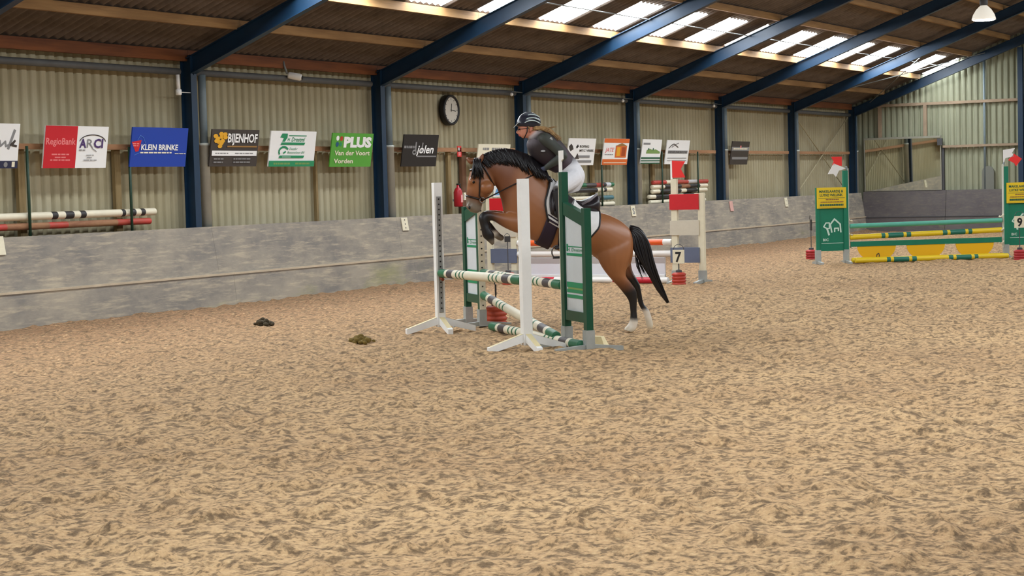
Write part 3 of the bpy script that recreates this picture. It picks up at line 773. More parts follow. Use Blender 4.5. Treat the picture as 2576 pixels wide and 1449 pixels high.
far = [((1440, 467), (1541, 464), [(.3, p_gn), (.55, p_dk), (.72, p_rd), (.8, p_bk), (.92, mat('pole_pale_blue', (196, 200, 206), .5)), (1, p_gn)], 'faded green and red pole on top of the rack behind the saddle'),
       ((1436, 480), (1537, 477), [(.45, p_bk), (.62, p_bk), (.78, p_wh), (.85, p_bk), (1, p_wh)], 'black and white pole second from the top behind the saddle'),
       ((1440, 500), (1540, 497), [(.3, p_wh), (.6, p_wh), (.74, p_dk), (1, mat('pole_teal', (70, 112, 120), .5))], 'grey-blue pole third from the top behind the saddle'),
       ((1440, 516), (1543, 513), [(.5, p_wh), (.6, p_bk), (.66, p_wh), (.7, p_bk), (1, p_wh)], 'white pole lowest on the rack behind the saddle'),
       ((1642, 459), (1778, 456), [(.22, p_rd), (.32, p_wh), (.5, p_rd), (.62, p_rd), (.8, C('silver', (190, 186, 186))), (1, p_rd)], 'red and silver pole on top of the rack behind fence seven'),
       ((1640, 470), (1777, 467), [(.2, p_wh), (.4, p_bk), (.5, p_bk), (.66, p_wood), (.85, p_bk), (1, p_wh)], 'black and cream pole second from the top behind fence seven'),
       ((1640, 481), (1776, 478), [(.12, p_wh), (.5, p_bk), (.6, p_wh), (.8, p_bk), (.9, p_wh), (1, p_wh)], 'mostly black pole with cream ends behind fence seven'),
       ((1632, 494), (1770, 491), [(.1, p_wh), (.34, p_bk), (.6, p_wh), (.8, p_bk), (1, p_wh)], 'cream pole with two wide black bands behind fence seven'),
       ((1634, 507), (1772, 504), [(.35, p_wh), (.39, p_bk), (.45, p_wh), (.5, p_bk), (.6, p_wh), (.75, p_bk), (1, p_wh)], 'cream pole with narrow black bands lowest behind fence seven')]
for pa, pb, pat, lab in far: rack_pole(pa, pb, 0.048, pat, lab)

# high bay lamp under the roof
LP = CAM + ray(2475, 50) * 36.5
lamp = empty('high_bay_lamp', tuple(LP), label='lit bell-shaped glass arena lamp hanging under the roof', cat='lamp')
M_glass = mat('lamp_reflector', (206, 204, 196), 0.25, spec=0.6, emit=((255, 246, 228), 0.5))
MB().lathe([(0.235, 0.0), (0.232, 0.03), (0.21, 0.1), (0.15, 0.2), (0.09, 0.26), (0.07, 0.28)], (0, 0, 0), M_glass, 26).build('reflector', lamp, True)
MB().lathe([(0.07, 0.28), (0.08, 0.3), (0.08, 0.46), (0.03, 0.48)], (0, 0, 0), M_dgrey, 16).build('ballast', lamp, True)
rz_ = raf_z(LP[1]) + 0.27 - LP[2]
MB().tube([(0, 0, 0.47), (0, 0, rz_)], 0.012, M_dgrey, 6).build('suspension', lamp)
MB().lathe([(0.0, -0.012), (0.2, -0.012), (0.22, 0.004)], (0, 0, 0), mat('lamp_lens', (255, 248, 232), 0.4, emit=((255, 244, 224), 40.0)), 24).build('lens', lamp, True)

# ------------------------------------------------------------------ show jumps
g_green = mat('wing_green', (16, 74, 52), 0.4, var=0.08)
g_panel = mat('wing_panel_white', (206, 212, 214), 0.5, var=0.03)
g_sleeve = mat('galvanised_sleeve', (168, 172, 168), 0.5, 0.3, var=0.1)
M_hole = mat('hole_black', (40, 38, 36), 0.8)
M_stripgrey = mat('zinc_strip', (150, 152, 150), 0.45, 0.4, var=0.1, scale=20)
M_old_cream = mat('yellowed_wood', (222, 206, 160), 0.6, var=0.06, scale=8)

def wing_root(name, P, outward, **k):
    return empty(name, (P[0], P[1], 0), math.atan2(outward[1], outward[0]), **k)
def both_sides(root, x0, z0, w, h, yt, elems, name='print'):
    """print on the two faces of a panel at local y = +-yt"""
    mb = MB()
    prints(mb, (x0, -yt, z0), (1, 0, 0), (0, 0, 1), (0, -1, 0), w, h, elems, 0.0015)
    mb.build(name, root); mb = MB()
    prints(mb, (x0 + w, yt, z0), (-1, 0, 0), (0, 0, 1), (0, 1, 0), w, h, elems, 0.0015)
    mb.build(name, root)
def foot_bars(root, x, L, m, h=0.05):
    for s in (-1, 1):
        MB().prism([(x - 0.03, s*0.04, 0.09), (x + 0.03, s*0.04, 0.09), (x + 0.03, s*0.04, 0.0), (x - 0.03, s*0.04, 0.0)], (0, 0, 0.0001), m) if 0 else None
        mb = MB()
        y0, y1 = s * 0.03, s * L
        mb.face_list([(x-.03, y0, .0), (x+.03, y0, .0), (x+.03, y0, .055), (x-.03, y0, .055), (x-.03, y1, -.02), (x+.03, y1, -.02), (x+.03, y1, .025), (x-.03, y1, .025)],
                     [(0,1,2,3), (7,6,5,4), (0,4,5,1), (1,5,6,2), (2,6,7,3), (3,7,4,0)], m)
        mb.build('foot', root)
def hole_strip(root, x, z0, z1, m, side_x=-1, w=0.05, step=0.075):
    st = MB().box((x - 0.006, -w / 2, z0), (x + 0.006, w / 2, z1), m).build('hole_strip', root)
    hm = MB().lathe([(0.0095, 0), (0.0095, 0.003)], (0, 0, 0), M_hole, 8, (1, 0, 0)).mesh('hole')
    z = z0 + 0.05
    while z < z1 - 0.02:
        o = bpy.data.objects.new('hole', hm); col.objects.link(o); o.parent = st
        o.location = (x + side_x * 0.0065 - (0.003 if side_x < 0 else 0), 0, z); z += step
def cup(root, x, z, m, y=0.0):
    MB().tube([(x, y - .05, z + .035), (x - .035, y - .05, z + .0), (x - .05, y - .05, z - .015), (x - .05, y + .05, z - .015), (x - .035, y + .05, z)], 0.014, m, 8).build('cup', root, True)

G1 = on_ground(1213, 820); G1o = on_ground(1180, 812); G2 = on_ground(1427, 868); G2o = on_ground(1475, 882)
dG = (G1 - G2)[:2]; dG = dG / np.linalg.norm(dG)         # towards the far wing
panel_print = [('rect', .06, .62, .14, .695, pG), ('rect', .16, .665, .95, .675, pG), txt('H. Drestml', .1, .62, .055, pG, .85, .2, 0), ('rect', .06, .575, .96, .603, pG),
               ('rect', .05, .245, .97, .3, pG), ('rect', .05, .19, .97, .225, pG), ('rect', .05, .135, .97, .17, pG), ('rect', .12, .225, .9, .245, pLtGreen)]
def green_wing(P, outward, wd, label, cups):
    r = wing_root('jump_wing', P, outward, label=label, cat='jump wing')
    MB().box((-.045, -.035, .17), (.045, .035, 1.79), g_green).build('inner_post', r)
    MB().box((wd - .045, -.035, .17), (wd + .045, .035, 1.42), g_green).build('outer_post', r)
    MB().prism([(.045, -.03, 1.35), (wd - .045, -.03, 1.24), (wd - .045, -.03, 1.37), (.045, -.03, 1.48)], (0, .06, 0), g_green).build('slanted_board', r)
    MB().box((.045, -.03, .27), (wd - .045, .03, .37), g_green).build('bottom_board', r)
    MB().prism([(.045, -.008, .37), (wd - .045, -.008, .37), (wd - .045, -.008, 1.245), (.045, -.008, 1.355)], (0, .016, 0), g_panel).build('panel', r)
    both_sides(r, .045, .37, wd - .09, .98, .009, panel_print)
    for x in (0, wd):
        MB().box((x - .055, -.045, 0.0), (x + .055, .045, .2), g_sleeve).build('foot_sleeve', r)
        foot_bars(r, x, 0.36, g_sleeve)
    hole_strip(r, -.052, .2, 1.78, p_wh, -1, .075)
    for z in cups: cup(r, -.055, z, M_grey_steel)
    return r
wd1 = 0.56
green_wing(G1, dG, wd1, 'green jump wing with white panel standing beyond the horse', ())
gw = green_wing(G2, -dG, 0.63, 'green jump wing with white panel standing in front of the horse', ())
MB().prism([(-.045, -.03, 1.78), (.03, -.03, 1.78), (.03, -.03, 1.9), (.075, -.03, 1.92), (.075, -.03, 2.01), (-.045, -.03, 2.01)], (0, .012, 0), M_white).build('flag', gw)

def white_stand(P, outward, H, label, third):
    r = wing_root('jump_stand', P, outward, label=label, cat='jump stand')
    MB().box((-.048, -.048, .05), (.048, .048, H), M_white).build('post', r)
    hole_strip(r, -.05, .22, H - .16, M_stripgrey, -1, .052, .06)
    def leg(dx, dy, L):
        n = np.array([-dy, dx, 0]) * 0.03
        d = np.array([dx, dy, 0.0])
        p = [d*.04 + (0, 0, .08), d*L + (0, 0, -.02), d*L + (0, 0, .045), d*.04 + (0, 0, .165)]
        top = MB().prism([q - n for q in p], n * 2, M_white)
        top.build('leg', r)
        q = [d*.045 + (0, 0, .166), d*(L-.005) + (0, 0, .0465)]
        MB().face_list([q[0] - n, q[1] - n, q[1] + n, q[0] + n], [(0, 1, 2, 3)], M_old_cream).build('leg_cap', r)
    leg(0, 1, .42); leg(0, -1, .42); leg(third, 0, .36)
    return r
W1 = on_ground(1109, 833); W2 = on_ground(1326, 880)
dW = (W1 - W2)[:2]; dW /= np.linalg.norm(dW)
white_stand(W1, dW, 1.72, 'slim white jump stand farther from the viewer with its hole strip showing', -1)
white_stand(W2, -dW, 1.73, 'slim white jump stand in front of the horse chest', 1)

stripes = sym([(.085, p_gn), (.115, p_wh), (.19, p_dk), (.24, p_wh), (.256, p_gn), (.285, p_wh), (.301, p_gn), (.33, p_wh), (.346, p_gn), (.5, p_wh)])
h1 = height_at(687, 1102, W1); h2 = height_at(706, 1312, W2)
D3 = lambda v: np.array([v[0], v[1], 0.0])
perpW = np.array([-dW[1], dW[0], 0])
zz = (h1 + h2) / 2
pole(W1 - D3(dW)*.085 + (0, 0, h1), W2 + D3(dW)*.085 + (0, 0, h2), 0.05, stripes, 'striped pole held level between the two slim white stands')
MB().tube([W1 - D3(dW)*.055 + (0, 0, h1 - .055), W1 - D3(dW)*.13 + (0, 0, h1 - .068)], 0.02, mat('rust_cup', (140, 70, 46), .6), 8).build('pole_cup', None, True, label='rusty red cup carrying the pole on the farther white stand', cat='cup')
h3 = height_at(686, 1218, G1); h4 = height_at(719, 1408, G2)
pole(G1 - D3(dG)*.095 + (0, 0, h3), G2 + D3(dG)*.095 + (0, 0, h4), 0.05, stripes, 'striped pole held level between the two green wings')
h5 = height_at(742, 1207, G1)
side = np.array([-dG[1], dG[0], 0.0])            # towards the white stands or away
if np.dot(side, W1 - G1) < 0: side = -side
pole(G1 - D3(dG)*.1 + side*.0 + (0, 0, h5), G2 + D3(dG)*.16 + side*.06 + (0, 0, .085), 0.05, stripes, 'striped pole slanting from the far green wing down to the sand')
A4 = on_ground(1238, 822, .04); B4 = on_ground(1462, 870, .04); A4[2] = B4[2] = .045
pole(A4, B4, 0.05, stripes, 'striped ground pole lying in the sand below the slanting one')
bl = on_ground(1514, 868)
o = MB().prism([(-.06, -.06, 0), (.07, -.05, 0), (.05, .0, .1), (-.05, -.02, .1)], (0.01, .1, 0.0), M_old_cream).build('wedge_block', None, label='small cream wedge block beside the foot of the near green wing', cat='block'); o.location = (bl[0], bl[1], -.01)

# fence markers: ribbed red base, rod and number plate
def marker(P, rz, number, label, scale=1.0, zplate=.42, c=(178, 60, 44), back=False, pw=.2, ph=.22):
    r = empty('fence_marker', (P[0], P[1], -0.01), rz, label=label, cat='marker')
    mr = mat('marker_red_%d' % c[0], c, .55, var=.12, scale=10)
    prof = []
    for i in range(4):
        z = i * .05
        prof += [(.105, z), (.115, z + .012), (.115, z + .03), (.098, z + .042)]
    prof += [(.09, .2), (.05, .205)]
    MB().lathe([(a*scale, b*scale) for a, b in prof], (0, 0, 0), mr, 18).build('ribbed_base', r, True)
    MB().lathe([(.05*scale, .205*scale), (.05*scale, .24*scale), (.02, .25*scale)], (0, 0, 0), M_dgrey, 10).build('socket', r)
    MB().tube([(0, 0, .24*scale), (0, 0, zplate)], .008, M_dgrey, 6).build('rod', r)
    pl = MB().box((-pw/2, -.008, zplate), (pw/2, .008, zplate + ph), M_cream if not back else mat('plate_back', (52, 50, 50), .5)).build('plate', r)
    MB().tube([(pw*.45*math.cos(a), 0.01, zplate + ph + pw*.45*math.sin(a)) for a in np.linspace(0, math.pi, 9)], .005, M_dgrey, 6).build('hoop', r, True)
    if number:
        mb = MB(); prints(mb, (-.1, -.008, zplate), (1, 0, 0), (0, 0, 1), (0, -1, 0), .2, .22, [txt(number, .24, .14, 1.0, pK, .52, 0, .03)]); mb.build('number', r)
    return r

# fence seven -------------------------------------------------------------
def place(px, dist, y=700):
    d = ray(px, y); h = d[:2] / np.linalg.norm(d[:2]); return np.array([h[0]*dist, h[1]*dist, 0.0])
R7 = place(1701, 28.9); L7 = place(1296, 30.2)
d7 = (R7 - L7)[:2]; d7 /= np.linalg.norm(d7)
z7 = lambda y: height_at(y, 1728, R7)
M_slate, M_beige = mat('slate_blue_paint', (98, 106, 128), .5, var=.04), mat('beige_paint', (200, 192, 174), .5, var=.04)
def wing7(P, outward, label, right):
    r = wing_root('jump_wing', P, outward, label=label, cat='jump wing')
    wd = .47
    MB().box((-.05, -.035, .14), (.05, .035, 1.70), M_cream).build('inner_post', r)
    MB().box((wd - .05, -.035, .14), (wd + .05, .035, 1.46), M_cream).build('outer_post', r)
    for (ya, yb, m, nm) in ((488, 527, M_red, 'red'), (554, 591, M_beige, 'beige'), (622, 660, M_slate, 'slate')):
        MB().box((-.07, -.055, z7(yb)), (wd - .03, -.035, z7(ya)), m).build('plank', r)
        MB().box((-.07, .035, z7(yb)), (wd - .03, .055, z7(ya)), m).build('plank', r)
    for x in (0, wd):
        MB().box((x - .06, -.045, -.01), (x + .06, .045, .2), g_sleeve).build('foot_sleeve', r); foot_bars(r, x, .34, g_sleeve)
    if right:
        MB().box((-.06, -.01, 1.68), (-.03, .01, 2.0), M_white).build('flag_staff', r)
        MB().prism([(-.03, -.006, 1.72), (.2, -.006, 1.72), (.12, -.006, 1.86), (.2, -.006, 1.98), (-.03, -.006, 2.0)], (0, .012, 0), mat('flag_red', (226, 44, 40), .6)).build('flag', r)
    else:
        pl = MB().box((-.02, -.03, z7(488) + .02), (wd - .08, -.015, z7(488) + .28), M_white).build('picture_panel', r)
        mb = MB(); el = [('poly', [(.1, .1), (.9, .2), (.8, .6), (.4, .9), (.2, .5)], C('light_blue', (110, 160, 206))), ('poly', [(.3, .3), (.7, .35), (.6, .55)], pNavy), ('rect', .05, .02, .95, .12, pW)]
        both_sides(r, -.02, z7(488) + .02, wd - .06, .26, .032, el)
    return r
w7 = wing7(R7, d7, 'white jump wing of red, beige and slate planks with a red flag', True)
wing7(L7, -d7, 'white jump wing of red, beige and slate planks behind the horse', False)
p_or, p_w2, p_r2 = mat('pole_orange', (226, 92, 34), .45), mat('pole_clean_white', (226, 222, 216), .45), mat('pole_crimson', (190, 30, 50), .45)
zR = lambda y: height_at(y, 1690, R7)
Lp, Rp = L7 + D3(d7)*.07, R7 - D3(d7)*.07
pole(Lp + (0, 0, zR(609)), Rp + (0, 0, zR(609)), .05, [(.04, p_w2), (.5, p_or), (.52, p_w2), (.95, p_or), (1, p_w2)], 'bright orange top pole of fence seven')
pole(Lp + (0, 0, zR(638)), Rp + (0, 0, zR(638)), .05, [(1, p_w2)], 'plain white pole below the orange one')
fl = wing_root('filler_board', Lp + D3(d7)*.08, d7, label='long white filler board with a grey band hung under the white pole', cat='board')
Lf = np.linalg.norm(Rp - Lp) - .2
MB().box((0, -.02, .1), (Lf, .02, zR(647)), mat('filler_white', (222, 222, 228), .5)).build('board', fl)
MB().box((0, -.024, zR(662)), (Lf, -.02, zR(648)), mat('filler_grey', (176, 168, 166), .5)).build('band', fl)
MB().box((0, -.03, .07), (Lf, .03, .13), M_white).build('bottom_rail', fl)
nv = np.array([-d7[1], d7[0], 0]);  nv = nv if np.dot(nv, R7) < 0 else -nv
g7a, g7b = Lp + nv*.22 + (0, 0, .05), Rp + nv*.22 + D3(d7)*.02 + (0, 0, .05)
pole(g7a, g7b, .052, [(.1, p_w2), (.28, p_r2), (.66, p_w2), (.72, p_r2), (.92, p_r2), (1, p_w2)], 'white and crimson ground pole in front of fence seven')
rz7 = math.atan2(d7[1], d7[0])
marker(place(1708, 28.35), rz7, '7', 'number 7 plate on a ribbed red base at the white wing', zplate=z7(654) - .02)
marker(place(1279, 29.6), rz7 + .9, '', 'dark marker plate on a red base behind the horse', zplate=.72, back=True, pw=.1, ph=.1)
mk = on_ground(1249, 815)
marker(mk, .6, '', 'orange-red ribbed marker base beside the far green wing', 1.15, .36, (196, 84, 60), back=True, pw=.09, ph=.13)

# fence nine --------------------------------------------------------------
L9 = on_ground(2129, 661); R9 = on_ground(2531, 648)
d9 = (R9 - L9)[:2]; w9 = np.linalg.norm(d9); d9 /= w9
z9 = lambda y, x=2090: height_at(y, x, L9)
t_green, t_yel, t_pale = mat('teal_green_paint', (18, 116, 88), .45, var=.05), mat('yellow_paint', (226, 194, 36), .45), mat('pale_teal_pole', (86, 168, 146), .45, var=.06, scale=6)
lg = C('logo_pale', (196, 222, 208))
house = [('line', [(.5, .3), (.44, .55), (.62, .72), (.86, .55), (.88, .3)], .05, lg), ('line', [(.4, .6), (.26, .6), (.16, .48), (.3, .42), (.4, .42), (.4, .6)], .04, lg), ('line', [(.3, .42), (.38, .22)], .06, lg), ('line', [(.62, .32), (.62, .42), (.78, .42), (.78, .34)], .045, lg), txt('BIC', .12, .02, .11, lg, .24, 0, .02)]
ysign = [txt('MAKELAARDIJ &', .08, .76, .17, pDkGreen, .82), txt('LUTKE WILLINK', .1, .58, .17, pDkGreen, .78), ('rect', .05, .49, .95, .505, pDkGreen), dash(.3, .75, .4, .05, pBrown), dash(.12, .9, .28, .05, pBrown), dash(.1, .9, .12, .09, pDkGreen), ('rect', .05, .04, .95, .05, pBrown)]
def wing9(P, outward, label, flags, s):
    r = wing_root('jump_wing', P, outward, label=label, cat='jump wing')
    wd = .56
    MB().box((-.045, -.04, .18), (.045, .04, 1.78), t_green).build('inner_post', r)
    MB().box((-.06, -.035, .2), (-.045, .035, 1.82), mat('white_track', (196, 200, 188), .5)).build('track', r)
    MB().box((wd - .03, -.03, .18), (wd + .03, .03, 1.46), t_green).build('outer_post', r)
    MB().box((.045, -.015, .3), (wd - .03, .015, 1.4), t_green).build('panel', r)
    MB().box((.045, -.02, .24), (wd - .03, .02, .3), t_green).build('bottom_rail', r)
    MB().box((.0, -.055, 1.06), (wd + .02, -.042, 1.46), t_yel).build('yellow_board', r)
    MB().box((.0, .042, 1.06), (wd + .02, .055, 1.46), t_yel).build('yellow_board', r)
    both_sides(r, .0, 1.06, wd + .02, .40, .057, ysign)
    both_sides(r, .05, .42, wd - .09, .6, .017, house + [('rect', .05, -.06, .98, -.045, lg)])
    for x in (0, wd):
        MB().box((x - .05, -.045, -.01), (x + .05, .045, .26), g_sleeve).build('foot_sleeve', r); foot_bars(r, x, .3, g_sleeve)
    for z in (.82, .55, .3): cup(r, -.06, z, M_cream)
    for (nm, m, pts) in flags:
        MB().prism([(a, -.006, b) for a, b in pts], (0, .012, 0), m).build('flag', r, label=nm)
    MB().tube([(-.05, 0, 1.78), (-.02, 0, 1.86)], .02, M_grey_steel).build('flag_holder', r)
    return r
f_red, f_wh = mat('flag_red', (226, 44, 40), .6), mat('flag_white', (228, 228, 226), .6)
wing9(L9, -d9, 'green wing with yellow board, its flags leaning towards the long wall', [('red swallowtail flag', f_red, [(.06, 1.87), (.06, 2.05), (.27, 2.05), (.22, 1.96), (.25, 1.89)]), ('white swallowtail flag', f_wh, [(-.02, 1.82), (.12, 1.78), (.18, 1.66), (.23, 1.72), (.34, 1.72), (.22, 1.92)])], -1)
wing9(R9, d9, 'green wing with yellow board beside the number 9 plate', [('white swallowtail flag', f_wh, [(-.04, 1.8), (-.04, 2.1), (.2, 2.13), (.14, 2.04), (.18, 1.97), (0, 1.94)]), ('red swallowtail flag', f_red, [(.06, 1.9), (.18, 2.02), (.34, 1.92), (.22, 1.78), (.18, 1.84)])], 1)
La, Ra = L9 + D3(d9)*.09, R9 - D3(d9)*.09
def p9(yl, yr, r, pat, lab):
    pole(La + (0, 0, height_at(yl, 2142, L9)), Ra + (0, 0, height_at(yr, 2519, R9)), r, pat, lab)
y_, g_ = t_yel, mat('stripe_teal', (36, 110, 92), .45)
yg = sym([(.2, y_), (.225, g_), (.245, y_), (.345, g_), (.365, y_), (.395, g_), (.5, y_)])
p9(569, 554, .045, [(1, t_pale)], 'plain pale teal top pole of the fence with yellow half discs')
p9(597, 578, .05, yg, 'yellow and teal striped pole above the green plank')
pk = wing_root('hanging_plank', La + D3(d9)*.0, d9, label='green plank with three yellow half discs hanging below', cat='plank')
zt, Lk = height_at(611, 2142, L9), np.linalg.norm(Ra - La)
zt = (zt + height_at(593, 2519, R9)) / 2
MB().box((0, -.02, zt - .1), (Lk, .02, zt), t_green).build('plank', pk)
for cx in (.17, .495, .82):
    a = np.linspace(math.pi, 2*math.pi, 17)
    MB().prism([(cx*Lk + .385*math.cos(t), -.012, zt - .1 + .29*math.sin(t)) for t in a], (0, .024, 0), mat('half_disc_yellow', (234, 180, 20), .45)).build('half_disc', pk)
pk['label'] = 'green plank with three yellow half discs hanging below'
mb = MB(); prints(mb, (.17*Lk - .02, -.013, zt - .33), (1, 0, 0), (0, 0, 1), (0, -1, 0), .12, .1, [('line', [(.1, .1), (.2, .7), (.5, .9), (.6, .3)], .15, pDG), ('line', [(.4, .2), (.9, .1)], .15, pDG)]); mb.build('emblem', pk)
n9 = np.array([-d9[1], d9[0], 0]); n9 = n9 if np.dot(n9, R9) < 0 else -n9
pole(La + n9*.3 + (0, 0, .05), Ra + n9*.3 + (0, 0, .05), .05, yg, 'yellow and teal ground pole nearer the viewer')
pole(La + n9*.1 + (0, 0, .05), Ra + n9*.1 + (0, 0, .05), .05, [(1, y_)], 'plain yellow ground pole directly under the half discs')
rz9 = math.atan2(d9[1], d9[0])
marker(place(2566, 34.6), rz9, '9', 'number 9 plate on a ribbed red base at the green wing', zplate=.62, c=(168, 44, 48))
marker(place(2042, 36.2), rz9 + 1.45, '', 'number marker turned edge-on beside the green wing with leaning flags', zplate=.6, c=(168, 44, 48), back=True)

# droppings
def dropping(px, py, s, label, c, seed):
    P = on_ground(px, py); r = np.random.RandomState(seed)
    o = empty('manure_pile', (P[0], P[1], -.02), label=label, cat='droppings')
    m = mat('manure_%d' % seed, c, .95, var=.25, scale=30, bump=.6)
    for i in range(46):
        a = r.rand()*6.28; d = min(1.0, abs(r.randn())*.55)*s; h = max(0, .045*(1 - d/s)) * r.rand() * 1.5
        c0 = np.array([math.cos(a)*d, math.sin(a)*d, h]); rr = .022 + .02*r.rand()
        MB().lathe([(rr*math.sin(t), -rr*.75*math.cos(t)) for t in np.linspace(.25, math.pi - .25, 6)], c0 + (0, 0, rr*.7), m, 9, r.randn(3) + (0, 0, 2)).build('lump', o, True)
dropping(905, 860, .16, 'olive-brown heap of droppings on the sand near the white stand', (112, 92, 40), 3)
dropping(661, 816, .12, 'dark flat heap of droppings closer to the kickboard', (66, 56, 38), 5)

# ------------------------------------------------------------------ horse and rider
HA = np.array([17.79, 8.72, 0.0])
HD = np.array([-0.62, 0.785, 0.0]); HD /= np.linalg.norm(HD)
HN = np.array([-HD[1], HD[0], 0.0])           # the horse's left side
def S(x, y, off=0.0):
    return on_plane(x, y, HA + HN * off, HN)

class Body:
    def __init__(s): s.v, s.f, s.c = [], [], []
    def rings(s, R, cols, n=20, sub=4, sup=1.0):
        """R: list of (centre, a, b); smooth loft with closed ends"""
        K = len(R)
        def cr(q, i, t):
            p0, p1, p2, p3 = q[max(i-1, 0)], q[i], q[min(i+1, K-1)], q[min(i+2, K-1)]
            return 0.5*((2*p1) + (-p0+p2)*t + (2*p0-5*p1+4*p2-p3)*t*t + (-p0+3*p1-3*p2+p3)*t**3)
        Cc = [r[0] for r in R]; Aa = [r[1] for r in R]; Bb = [r[2] for r in R]
        out = []; oc = []
        for i in range(K - 1):
            for j in range(sub):
                t = j / sub
                out.append((cr(Cc, i, t), cr(Aa, i, t), cr(Bb, i, t)))
                oc.append(np.array(cols[i])*(1-t) + np.array(cols[i+1])*t)
        out.append(R[-1]); oc.append(np.array(cols[-1]))
        base = len(s.v)
        for (c, a, b), cc in zip(out, oc):
            for k in range(n):
                an = 2*math.pi*k/n
                cx, sx = math.cos(an), math.sin(an)
                cx = math.copysign(abs(cx)**sup, cx); sx = math.copysign(abs(sx)**sup, sx)
                s.v.append(c + b*cx + a*sx); s.c.append(cc)
        m = len(out)
        for i in range(m - 1):
            for k in range(n):
                s.f.append((base+i*n+k, base+i*n+(k+1) % n, base+(i+1)*n+(k+1) % n, base+(i+1)*n+k))
        for (ring, cc, fl) in ((0, oc[0], 1), (m-1, oc[-1], 0)):
            ci = len(s.v); s.v.append(out[ring][0].copy()); s.c.append(cc)
            for k in range(n):
                a_, b_ = base+ring*n+k, base+ring*n+(k+1) % n
                s.f.append((ci, b_, a_) if fl else (ci, a_, b_))
        return out
    def prof(s, st, n=20, sub=4, sup=1.0):
        """st: (front px, back px, half width, side offset, colour)"""
        R = []; cols = []
        for (p, q, w, off, c) in st:
            P, Q = S(p[0], p[1], off), S(q[0], q[1], off)
            R.append(((P+Q)/2, HN*w, (P-Q)/2)); cols.append(lin(c)[:3])
        return s.rings(R, cols, n, sub, sup)
    def limb(s, pts, c, n=12, sub=4):
        """pts: (3D point, radius), c: one colour or list"""
        R = []; P = [np.asarray(p, float) for p, r in pts]
        cols = [lin(c)[:3]]*len(pts) if not isinstance(c, list) else [lin(q)[:3] for q in c]
        for i, (p, r) in enumerate(pts):
            t = P[min(i+1, len(P)-1)] - P[max(i-1, 0)]; t /= np.linalg.norm(t)
            a = HN - t*np.dot(HN, t)
            if np.linalg.norm(a) < .2: a = np.cross(t, (0, 0, 1.0))
            a /= np.linalg.norm(a); b = np.cross(t, a)
            ra, rb = r if isinstance(r, tuple) else (r, r)
            R.append((P[i], a*ra, b*rb))
        return s.rings(R, cols, n, sub)
    def remesh(s, name, voxel, smooth, m, parent=None, origin=(0, 0, 0), **k):
        me = bpy.data.meshes.new(name + '_raw')
        og = np.asarray(origin, float)
        me.from_pydata([tuple(v - og) for v in s.v], [], s.f); me.update()
        o = bpy.data.objects.new(name + '_raw', me); col.objects.link(o)
        md = o.modifiers.new('r', 'REMESH'); md.mode = 'VOXEL'; md.voxel_size = voxel; md.use_smooth_shade = True
        sm = o.modifiers.new('s', 'SMOOTH'); sm.factor = 0.5; sm.iterations = smooth
        bpy.context.view_layer.update()
        new = bpy.data.meshes.new_from_object(o.evaluated_get(bpy.context.evaluated_depsgraph_get()))
        bpy.data.objects.remove(o); bpy.data.meshes.remove(me)
        new.name = name
        kd = KDTree(len(s.v))
        for i, v in enumerate(s.v): kd.insert(Vector(v - og), i)
        kd.balance()
        ca = new.color_attributes.new('Col', 'FLOAT_COLOR', 'POINT')
        buf = []
        for v in new.vertices:
            near = kd.find_n(v.co, 3)
            c = np.zeros(3); ws = 0
            for (_, i, d) in near:
                w = 1/(d + 1e-4); c += s.c[i]*w; ws += w
            c /= ws; buf += [c[0], c[1], c[2], 1.0]
        ca.data.foreach_set('color', buf)
        new.materials.clear()
        ob = link_mesh(name, new, parent, (m,), True, **k)
        if parent is None: ob.location = origin
        return ob

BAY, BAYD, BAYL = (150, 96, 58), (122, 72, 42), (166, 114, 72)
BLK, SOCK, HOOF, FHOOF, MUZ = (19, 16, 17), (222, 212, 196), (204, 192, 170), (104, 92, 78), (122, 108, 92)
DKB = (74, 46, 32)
H = Body()
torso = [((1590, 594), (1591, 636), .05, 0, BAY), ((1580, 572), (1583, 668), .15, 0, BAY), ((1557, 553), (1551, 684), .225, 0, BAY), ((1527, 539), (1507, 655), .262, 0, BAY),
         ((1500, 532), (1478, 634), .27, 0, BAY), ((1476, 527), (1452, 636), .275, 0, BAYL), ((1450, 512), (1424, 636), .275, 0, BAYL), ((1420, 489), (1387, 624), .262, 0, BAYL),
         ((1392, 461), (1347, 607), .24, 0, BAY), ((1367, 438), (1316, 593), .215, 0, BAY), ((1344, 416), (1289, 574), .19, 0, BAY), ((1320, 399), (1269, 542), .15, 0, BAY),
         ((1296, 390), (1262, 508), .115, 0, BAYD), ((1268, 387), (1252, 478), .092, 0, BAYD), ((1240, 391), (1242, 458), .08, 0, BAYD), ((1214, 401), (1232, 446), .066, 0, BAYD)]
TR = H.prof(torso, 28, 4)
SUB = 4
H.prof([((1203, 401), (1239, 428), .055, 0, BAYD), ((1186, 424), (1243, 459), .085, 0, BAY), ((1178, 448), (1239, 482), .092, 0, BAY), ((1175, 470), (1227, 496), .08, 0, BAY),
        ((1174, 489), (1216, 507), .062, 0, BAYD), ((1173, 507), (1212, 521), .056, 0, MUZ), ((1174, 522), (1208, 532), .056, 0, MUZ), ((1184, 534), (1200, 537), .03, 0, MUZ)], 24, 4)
# cheek bone, nostril bulge
for (x, y, off, r, c) in ((1224, 472, .055, .085, BAY), (1224, 472, -.055, .085, BAY), (1180, 520, .035, .035, MUZ), (1180, 520, -.035, .035, MUZ), (1188, 456, .06, .045, BAY), (1188, 456, -.06, .045, BAY)):
    P = S(x, y, off); H.limb([(P + (0, 0, r*.9), r*.35), (P + (0, 0, r*.5), r*.85), (P, r), (P - (0, 0, r*.5), r*.85), (P - (0, 0, r*.9), r*.35)], c, 12, 2)
